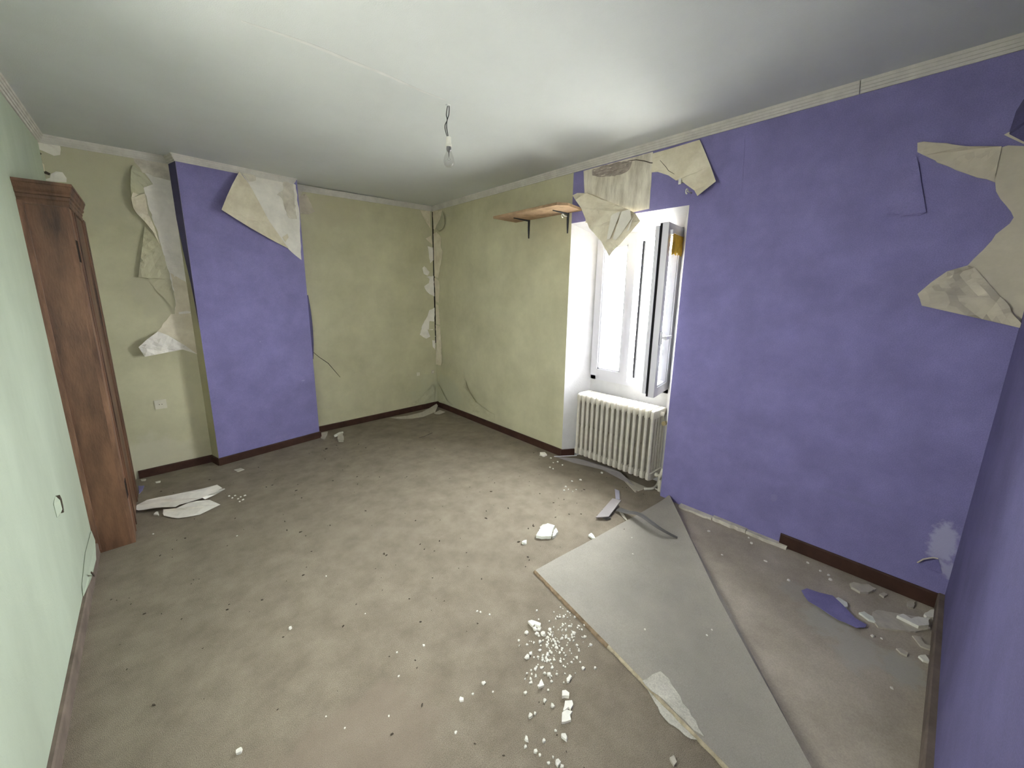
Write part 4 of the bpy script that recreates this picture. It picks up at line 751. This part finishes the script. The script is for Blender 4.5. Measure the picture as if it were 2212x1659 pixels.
# white sheets by the cupboard
f = sheet('wallpaper_sheet', [*[(-2.971,-0.777,0.020),(-2.964,-0.713,0.020)], *[(-2.906,-0.739,0.050),(-2.844,-0.746,0.050),(-2.770,-0.767,0.050),(-2.723,-0.773,0.050)], *[(-2.656,-0.762,0.040),(-2.588,-0.774,0.040),(-2.503,-0.772,0.040),(-2.480,-0.861,0.040)], *[(-2.607,-0.913,0.030),(-2.692,-0.924,0.030),(-2.738,-0.920,0.030),(-2.761,-0.940,0.030),(-2.832,-0.883,0.030),(-2.876,-0.854,0.030)], *[(-2.923,-0.826,0.020),(-2.953,-0.809,0.020)]], 'palepap', 0.0015, None, 3, 0.006, 102)
tag(f, 'long white torn wallpaper sheet on the carpet at the cupboard foot', 'wallpaper scrap')
tag(sheet('curled_edge', [*[(-2.610,-0.910,0.030),(-2.593,-0.896,0.030),(-2.527,-0.864,0.030)], *[(-2.469,-0.889,0.045),(-2.469,-0.908,0.045)], *[(-2.531,-0.883,0.012),(-2.594,-0.912,0.012)]], 'chalk', 0.0015, f), 'bright turned up edge')
f = sheet('wallpaper_sheet', [*[(-2.830,-0.932,0.004)], *[(-2.825,-0.924,0.030),(-2.790,-0.946,0.030),(-2.757,-0.965,0.030),(-2.692,-0.933,0.030),(-2.642,-0.939,0.030)], *[(-2.570,-0.960,0.020),(-2.521,-1.084,0.020)], *[(-2.641,-1.115,0.006),(-2.705,-1.097,0.006),(-2.754,-1.075,0.006),(-2.785,-1.037,0.006),(-2.826,-0.972,0.006)]], 'palepap', 0.0015, None, 3, 0.008, 103)
tag(f, 'shorter white torn wallpaper sheet in front of the long one by the cupboard', 'wallpaper scrap')
slab('wallpaper_scrap', [(-2.964,-0.311,0.000),(-2.929,-0.336,0.000),(-2.937,-0.420,0.000),(-2.957,-0.474,0.000)], 0.003, 'purple', 'small purple paper scrap half behind the cupboard foot', 'wallpaper scrap', seed=8)
slab('plaster_chunk', [(-2.878,-0.915,0.000),(-2.864,-0.886,0.000),(-2.853,-0.895,0.000),(-2.852,-0.945,0.000)], 0.010, 'chalk', 'small white plaster bit between the two white paper sheets and the cupboard', 'plaster chunk', seed=9)
slab('plaster_chunk', [(-2.951,-0.190,0.000),(-2.918,-0.208,0.000),(-2.920,-0.237,0.000),(-2.945,-0.225,0.000)], 0.006, 'flake', 'dusty flake by the baseboard right of the cupboard', 'plaster chunk', seed=10)
slab('plaster_chunk', [(-2.862,-0.317,0.000),(-2.831,-0.323,0.000),(-2.834,-0.351,0.000),(-2.859,-0.339,0.000)], 0.006, 'chalk', 'thin white flake in front of the baseboard below the beige socket', 'plaster chunk', seed=11)
# plastic trim pieces near the fold
f = root('plastic_trim', (-0.458,-2.895,0.000), 'grey plastic cover plate lying tilted on the carpet before the radiator', 'trim piece')
sheet('plate', [(-0.637,-2.908,0.012), (-0.364,-2.863,0.030), (-0.347,-2.923,0.035), (-0.572,-2.966,0.020)], 'greypl', 0.006, f)
bm = bmesh.new(); prism(bm, [(-0.586,-2.922,0.001), (-0.543,-2.959,0.001), (-0.560,-2.973,0.001), (-0.593,-2.959,0.001)], (0, 0, 0.012)); link('clip', bm, 'dkgrey', f)
f = sheet('plastic_trim', [*[(-0.189,-2.776,0.012),(-0.187,-2.815,0.012),(-0.300,-2.886,0.012),(-0.318,-2.863,0.012)]], 'lilac', 0.004, None); tag(f, 'short lilac grey plastic strip behind the grey cover plate', 'trim piece')
bm = bmesh.new(); q = catmull([(-0.424,-2.950,0.012), (-0.434,-3.021,0.028), (-0.436,-3.089,0.050), (-0.452,-3.146,0.060), (-0.476,-3.252,0.050), (-0.461,-3.321,0.030), (-0.444,-3.366,0.017)], 5); pr = None
for i, p in enumerate(q):
    d = (q[min(i+1, len(q)-1)]-q[max(i-1, 0)]).normalized(); s = d.cross(Vector((0, 0, 1))).normalized(); up = s.cross(d)
    ww = 0.032*(1-0.7*i/len(q)); r = [bm.verts.new(p - s*ww), bm.verts.new(p - s*ww*0.4 + up*0.006), bm.verts.new(p + s*ww*0.4 + up*0.006), bm.verts.new(p + s*ww), bm.verts.new(p+s*ww*0.3+up*0.001), bm.verts.new(p-s*ww*0.3+up*0.001)]
    if pr:
        for k in range(6): bm.faces.new((pr[k], pr[(k+1) % 6], r[(k+1) % 6], r[k]))
    else: bm.faces.new(r)
    pr = r
bm.faces.new(pr[::-1]); tag(link('plastic_trim', bm, 'dkgrey', origin=(-0.405,-3.126,0.000)), 'long dark bent plastic trim strip arching over the folded carpet corner', 'trim piece')
f = sheet('wallpaper_scrap', [*[(-0.412,-2.932,0.006),(-0.411,-2.964,0.006),(-0.469,-3.033,0.006),(-0.506,-3.072,0.006),(-0.483,-3.021,0.006)]], 'flake', 0.002, None, 1, 0.003, 104); tag(f, 'thin beige scrap under the bent dark trim strip', 'wallpaper scrap')
debris('dirt_clod', (-0.600,-3.093,0.000), 0.014, 0.01, 0.008, 'dirt', 'dark dirt clod on the carpet left of the bent trim strip', 'dirt', 8, 0.5)
# right corner: purple offcut, flakes
f = sheet('wallpaper_scrap', rag([(-0.378,-3.971,0.006),(-0.338,-3.986,0.006),(-0.327,-4.034,0.006),(-0.301,-4.084,0.006),(-0.360,-4.144,0.006),(-0.401,-4.179,0.006),(-0.410,-4.219,0.006),(-0.435,-4.216,0.006),(-0.469,-4.190,0.006),(-0.474,-4.128,0.006),(-0.450,-4.058,0.006),(-0.439,-4.010,0.006)], 0.03, 0.004, 105), 'purple', 0.002, None, 2, 0.003, 105)
tag(f, 'pointed oval purple wallpaper scrap lying face up on the bare floor', 'wallpaper scrap')
FL = [([(-0.118,-4.127,-0.000),(-0.091,-4.139,0.000),(-0.079,-4.171,0.000),(-0.053,-4.193,0.000),(-0.065,-4.223,0.000),(-0.130,-4.200,-0.000),(-0.158,-4.171,0.000),(-0.147,-4.137,0.000)], 0.012, 'flake', 'oval grey white plaster flake in front of the last brown baseboard'),
 ([(-0.097,-4.238,0.000),(-0.068,-4.251,0.000),(-0.070,-4.266,0.000),(-0.109,-4.255,0.000)], 0.010, 'flake', 'small rounded plaster flake beside the oval flake by the brown baseboard'),
 ([(-0.070,-4.334,0.000),(-0.039,-4.346,0.000),(-0.040,-4.360,0.000),(-0.090,-4.357,0.000),(-0.105,-4.339,0.000)], 0.010, 'flake', 'rounded plaster flake near the right end of the brown baseboard'),
 ([(-0.322,-4.089,0.000),(-0.291,-4.103,0.000),(-0.302,-4.138,0.000),(-0.335,-4.144,-0.000),(-0.358,-4.129,0.000)], 0.012, 'chalkg', 'greenish white plaster lump on the edge of the purple scrap'),
 ([(-0.337,-4.185,0.000),(-0.309,-4.201,0.000),(-0.321,-4.232,0.000),(-0.352,-4.245,0.000),(-0.358,-4.221,0.000)], 0.010, 'chalkg', 'greenish white plaster flake right of the purple scrap tip'),
 ([(-0.278,-4.228,0.000),(-0.244,-4.244,0.000),(-0.197,-4.314,0.000),(-0.157,-4.366,0.000),(-0.152,-4.410,0.000),(-0.210,-4.414,0.000),(-0.284,-4.370,0.000),(-0.341,-4.305,0.000),(-0.377,-4.255,0.000),(-0.333,-4.229,0.000)], 0.008, 'flake', 'largest flat plaster slab in the right floor corner'),
 ([(-0.119,-4.391,0.000),(-0.064,-4.409,0.000),(-0.031,-4.430,0.000),(-0.070,-4.445,0.000),(-0.098,-4.433,0.000),(-0.132,-4.400,0.000)], 0.014, 'chalk', 'bright plaster flake right at the corner end of the brown baseboard'),
 ([(-0.245,-4.306,0.000),(-0.208,-4.326,0.000),(-0.221,-4.351,0.000),(-0.177,-4.373,0.000),(-0.156,-4.407,0.000),(-0.213,-4.405,0.000),(-0.255,-4.376,0.000),(-0.250,-4.341,0.000)], 0.015, 'chalk', 'bright broken plaster piece lying on the largest corner slab'),
 ([(-0.453,-4.383,0.000),(-0.423,-4.402,0.000),(-0.457,-4.418,0.000),(-0.467,-4.397,0.000)], 0.010, 'chalk', 'bright plaster splinter nearest the camera in the right floor corner'),
 ([(-0.470,-4.318,0.000),(-0.456,-4.331,0.000),(-0.461,-4.353,0.000),(-0.486,-4.351,0.000),(-0.485,-4.332,0.000)], 0.008, 'flake', 'slim plaster flake left of the nearest corner splinter'),
 ([(-0.121,-4.413,0.000),(-0.086,-4.440,0.000),(-0.124,-4.438,0.000),(-0.137,-4.424,0.000)], 0.012, 'flake', 'small plaster flake below the bright flake at the baseboard end'),
 ([(-0.323,-4.361,0.000),(-0.306,-4.384,0.000),(-0.344,-4.400,0.000),(-0.334,-4.422,0.000),(-0.365,-4.420,0.000),(-0.373,-4.388,0.000),(-0.344,-4.372,-0.000)], 0.007, 'flake', 'dusty plaster flake by the near wall below the largest slab')]
for i, (pts, h, m, lab) in enumerate(FL): slab('plaster_flake', pts, h, m, lab, 'plaster flake', z=-0.0075 if i != 7 else 0.0008, seed=20+i)
# named fragments of the scatter beside the fold
NM = [([(-1.584,-3.184,0.000),(-1.567,-3.191,0.000),(-1.548,-3.231,0.000),(-1.561,-3.238,0.000),(-1.573,-3.214,0.000),(-1.587,-3.218,0.000)], 0.012, 'wide white plaster fragment at the top left of the carpet scatter'),
 ([(-1.736,-3.520,0.000),(-1.715,-3.536,0.000),(-1.723,-3.548,0.000),(-1.742,-3.551,0.000),(-1.744,-3.542,0.000),(-1.765,-3.540,0.000),(-1.766,-3.535,0.000)], 0.010, 'ragged white plaster fragment touching the long one in the lower scatter'),
 ([(-1.777,-3.539,0.000),(-1.757,-3.543,0.000),(-1.745,-3.561,0.000),(-1.761,-3.562,0.000),(-1.772,-3.575,0.000),(-1.803,-3.558,0.000)], 0.010, 'largest ragged white plaster fragment low in the carpet scatter'),
 ([(-1.717,-3.491,0.000),(-1.705,-3.498,0.000),(-1.703,-3.514,0.000),(-1.713,-3.520,0.000),(-1.733,-3.503,0.000)], 0.014, 'blocky white plaster fragment above the largest ragged one'),
 ([(-1.771,-3.418,0.000),(-1.740,-3.406,0.000),(-1.751,-3.430,0.000),(-1.770,-3.422,0.000)], 0.010, 'triangular white plaster fragment at the left of the carpet scatter'),
 ([(-1.664,-3.470,0.000),(-1.642,-3.470,0.000),(-1.641,-3.479,0.000),(-1.665,-3.484,0.000),(-1.671,-3.479,0.000)], 0.010, 'tilted oblong white plaster fragment at the right of the carpet scatter')]
for i, (pts, h, lab) in enumerate(NM): slab('plaster_fragment', pts, h, 'chalk', lab, 'plaster fragment', seed=50+i)
MID = [(-1.585,-3.229,0.000),(-1.571,-3.240,-0.000),(-1.627,-3.217,0.000),(-1.596,-3.252,0.000),(-1.577,-3.272,0.000),(-1.616,-3.287,0.000),(-1.710,-3.300,0.000),(-1.469,-3.357,0.000),(-1.449,-3.401,0.000),(-1.574,-3.484,0.000),(-1.535,-3.515,0.000),(-1.788,-3.466,0.000),(-1.780,-3.498,0.000),(-1.867,-3.467,0.000),(-1.848,-3.472,0.000),(-1.932,-3.509,0.000),(-1.891,-3.552,0.000),(-1.830,-3.591,0.000),(-1.950,-3.523,0.000),(-1.935,-3.554,0.000),(-1.931,-3.571,0.000),(-1.903,-3.604,0.000),(-1.904,-3.624,0.000),(-1.901,-3.639,0.000),(-1.926,-3.604,0.000),(-1.835,-3.558,0.000),(-1.501,-3.163,0.000),(-1.697,-3.241,-0.000),(-1.821,-3.398,0.000),(-1.707,-3.396,0.000),(-1.699,-3.411,0.000),(-1.673,-3.430,0.000),(-1.768,-3.374,0.000),(-1.784,-3.360,0.000),(-1.723,-3.359,0.000),(-1.508,-3.301,0.000),(-1.537,-3.276,0.000),(-1.506,-3.403,0.000),(-1.675,-3.330,0.000),(-1.639,-3.349,0.000),(-1.555,-3.439,0.000),(-1.688,-3.300,0.000),(-1.602,-3.292,0.000),(-1.606,-3.320,0.000),(-1.573,-3.340,0.000),(-1.582,-3.355,0.000),(-1.618,-3.354,0.000),(-1.591,-3.378,0.000),(-1.583,-3.402,0.000),(-1.634,-3.383,0.000),(-1.652,-3.371,0.000),(-1.447,-3.261,-0.000),(-1.469,-3.253,0.000),(-1.420,-3.347,0.000),(-1.394,-3.307,0.000),(-1.500,-3.380,0.000),(-1.749,-3.363,0.000),(-1.745,-3.381,0.000),(-1.713,-3.435,0.000),(-1.761,-3.349,0.000)]
MSZ = [20, 15, 18, 16, 25, 15, 18, 17, 15, 14, 12, 14, 16, 18, 11, 20, 14, 20, 11, 15, 9, 9, 20, 12, 9, 9, 11, 9, 11, 14, 17, 12, 14, 9, 12, 10, 18, 11, 10, 13, 13, 14, 11, 12, 13, 12, 10, 11, 10, 11, 9, 10, 11, 9, 12, 12, 9, 9, 11, 9]
TEMPL = []
for i in range(7):
    o = link('plaster_crumb', chunk_bm(0.5, 0.5*(0.7+0.07*i), 0.36, 200+i, 5+i % 3), 'chalk'); TEMPL.append(o)
used = set(); rnd = random.Random(11)
def crumb(p, s, label, group, m=None):
    k = rnd.randrange(7); o = TEMPL[k]
    if k in used: o = o.copy(); COL.objects.link(o)
    used.add(k); o.location = (p[0], p[1], p[2]+0.0004); o.scale = (s, s, s); o.rotation_euler = (0, 0, rnd.uniform(0, 6.28))
    tag(o, label, 'plaster crumb', group); return o
for p, s in zip(MID, MSZ): crumb(p, s*0.0012, 'small white plaster fragment in the scatter on the carpet beside the folded corner', 'plaster fragments beside the fold')
cc = Vector((-1.562,-3.343,0.000)); ax = (Vector((-1.418,-3.307,0.000)) - Vector((-1.681,-3.380,0.000))).normalized(); ay = Vector((ax.y, -ax.x, 0)); k = 0
while k < 190:
    p = cc + ax*rnd.gauss(0, 0.095) + ay*rnd.gauss(0, 0.055)
    crumb(p, rnd.uniform(0.005, 0.014), 'tiny white plaster crumb in the dense scatter on the carpet beside the folded corner', 'plaster crumbs beside the fold'); k += 1
LONE = ['oblong white crumb alone on the open carpet between cupboard foot and scatter', 'white crumb alone on the carpet halfway between the big chunk and the picture bottom', 'small white crumb just left of the crumb in the middle of the carpet', 'oblong white crumb nearest to the left of the dense plaster scatter', 'small white crumb between two others left of the lower scatter', 'flat white crumb farthest left of three beside the lower scatter', 'largest lone white crumb, on the carpet near the left bottom edge of the picture']
for i, (p, s) in enumerate(zip([(-2.422,-2.498,0.000),(-2.010,-2.969,0.000),(-2.113,-2.923,0.000),(-1.918,-3.265,0.000),(-1.977,-3.270,0.000),(-2.021,-3.258,0.000),(-2.679,-2.909,0.000),(-1.720,-2.979,0.000),(-1.712,-2.993,0.000),(-1.687,-3.032,0.000),(-2.102,-3.334,0.000),(-2.253,-3.132,0.000),(-1.913,-3.314,0.000),(-2.425,-2.985,0.000),(-2.131,-2.641,0.000),(-2.156,-3.021,0.000),(-2.187,-2.267,-0.000),(-2.489,-1.547,0.000),(-2.882,-1.183,0.000),(-2.388,-3.067,0.000)], [12, 7, 6, 9, 7, 11, 13, 6, 6, 6, 6, 5, 5, 4, 4, 5, 5, 5, 6, 4])):
    crumb(p, s*0.0018, LONE[i] if i < len(LONE) else 'pinhead sized white crumb lying alone on the open carpet', 'lone crumbs on the carpet')
for p in [(-2.453,-0.949,0.000),(-2.439,-0.995,0.000),(-2.418,-0.970,0.000),(-2.408,-1.039,0.000),(-2.390,-1.020,0.000),(-2.384,-1.076,0.000),(-2.407,-1.090,0.000),(-2.363,-1.017,0.000)]: crumb(p, 0.016, 'white paint speck on the carpet right of the white paper sheets', 'specks by the white sheets')
for p in [(-0.144,-1.965,0.000),(-0.133,-2.002,0.000),(-0.115,-2.070,0.000),(-0.175,-2.148,0.000),(-0.149,-2.232,0.000),(-0.128,-2.163,0.000),(-0.327,-2.471,0.000),(-0.437,-2.496,0.000),(-0.455,-2.537,0.000),(-0.453,-2.576,0.000),(-0.491,-2.525,0.000),(-0.015,-2.546,0.000),(-0.254,-2.503,0.000),(-0.268,-2.226,0.000),(-0.268,-2.190,0.000),(-0.409,-2.577,0.000),(-0.085,-1.988,0.000)]: crumb(p, rnd.uniform(0.012, 0.024), 'white plaster crumb on the carpet in front of the radiator', 'crumbs in front of the radiator')
for p in [(-0.794,-3.265,0.018),(-0.998,-3.764,0.018),(-1.046,-3.760,0.018),(-1.225,-3.565,0.018),(-0.659,-3.183,0.018)]: crumb(p, rnd.uniform(0.008, 0.012), 'white crumb lying on the grey folded carpet corner', 'crumbs on the folded corner')
for p in [(-0.185,-3.456,-0.007),(-0.370,-3.597,-0.007),(-0.066,-3.647,-0.007),(-0.116,-3.676,-0.007),(-0.239,-3.784,-0.007),(-0.074,-3.942,-0.007),(-0.325,-3.906,-0.007),(-0.104,-4.005,-0.007),(-0.148,-4.054,-0.007),(-0.110,-4.041,-0.007),(-0.723,-4.320,-0.007),(-0.241,-3.777,-0.007),(-0.458,-4.244,-0.007),(-0.443,-4.273,-0.007)]: crumb(p, rnd.uniform(0.010, 0.02), 'plaster crumb on the bare floor below the purple window wall', 'crumbs on the bare floor')
for o, k in zip(TEMPL, range(7)):
    if k not in used: bpy.data.objects.remove(o)
slab('plaster_chunk', [(-0.111,-1.932,0.000),(-0.070,-1.959,0.000),(-0.100,-2.009,0.000),(-0.148,-2.005,0.000),(-0.141,-1.967,0.000)], 0.012, 'chalk', 'white plaster chunk on the carpet left of the radiator foot', 'plaster chunk', seed=60)
slab('wallpaper_scrap', [(-2.358,-0.471,0.000),(-2.307,-0.468,0.000),(-2.288,-0.519,0.000),(-2.337,-0.534,0.000)], 0.004, 'flake', 'small beige paper scrap on the carpet before the chimney breast', 'wallpaper scrap', seed=61)
slab('plaster_chunk', [(-1.618,-3.858,0.000),(-1.601,-3.864,0.000),(-1.612,-3.879,0.000),(-1.628,-3.877,0.000),(-1.624,-3.865,0.000)], 0.008, 'flake', 'beige plaster chip on the carpet at the bottom edge right of centre', 'plaster chunk', seed=62)
# dark specks everywhere on the carpet
bm = bmesh.new(); rnd = random.Random(5)
def speck(x, y, s, z=0.0006):
    a = rnd.uniform(0, 6.28); n = 5; pts = []
    for k in range(n):
        q = s*rnd.uniform(0.5, 1.1); b = 2*math.pi*k/n; u, v = q*math.cos(b), 0.5*q*math.sin(b)
        pts.append((x+u*math.cos(a)-v*math.sin(a), y+u*math.sin(a)+v*math.cos(a), z))
    prism(bm, pts, (0, 0, 0.0015+0.2*s))
for _ in range(330):
    x, y = rnd.uniform(-3.05, -0.05), rnd.uniform(-4.1, -0.1)
    if y < -3.0 and x > -1.75: continue
    if x < -2.9 and -1.25 < y: continue
    if y > -0.32 and x < -1.5: continue
    speck(x, y, rnd.choice((0.003, 0.004, 0.005, 0.008)))
for p in [(-1.871,-2.303,0.000),(-1.867,-2.323,0.000),(-2.225,-1.572,0.000),(-2.182,-1.762,0.000),(-2.239,-1.687,0.000),(-1.325,-0.606,0.000),(-1.310,-0.740,-0.000),(-1.696,-0.745,0.000),(-1.473,-1.394,0.000),(-1.012,-2.685,0.000),(-1.056,-2.681,0.000),(-1.200,-2.737,0.000),(-0.362,-2.617,0.000),(-0.102,-2.793,0.000),(-0.087,-2.816,0.000),(-0.079,-2.897,0.000),(-0.078,-2.953,0.000),(-2.053,-1.184,0.000),(-0.929,-2.168,0.000),(-0.989,-2.422,0.000),(-1.189,-2.415,0.000)]: speck(p[0], p[1], rnd.uniform(0.007, 0.012))
tag(link('dirt_specks', bm, 'dirt'), 'dark dirt specks strewn over the beige carpet', 'dirt', kind='stuff')
for p, lab in (((-1.608,-0.515,0.000), 'dark leaf shaped dirt bit right of the chimney foot'), ((-0.702,-0.856,0.000), 'dark thin twig on the carpet before the far corner')):
    if 'twig' in lab:
        bm = bmesh.new(); tube(bm, catmull([(-0.784,-0.852,0.004),(-0.694,-0.842,0.004),(-0.597,-0.816,0.004)], 4), 0.003, 5); tag(link('twig', bm, 'dirt', origin=p), lab, 'twig')
    else: debris('dirt_clod', p, 0.02, 0.012, 0.006, 'dirt', lab, 'dirt', 31, 0.6)
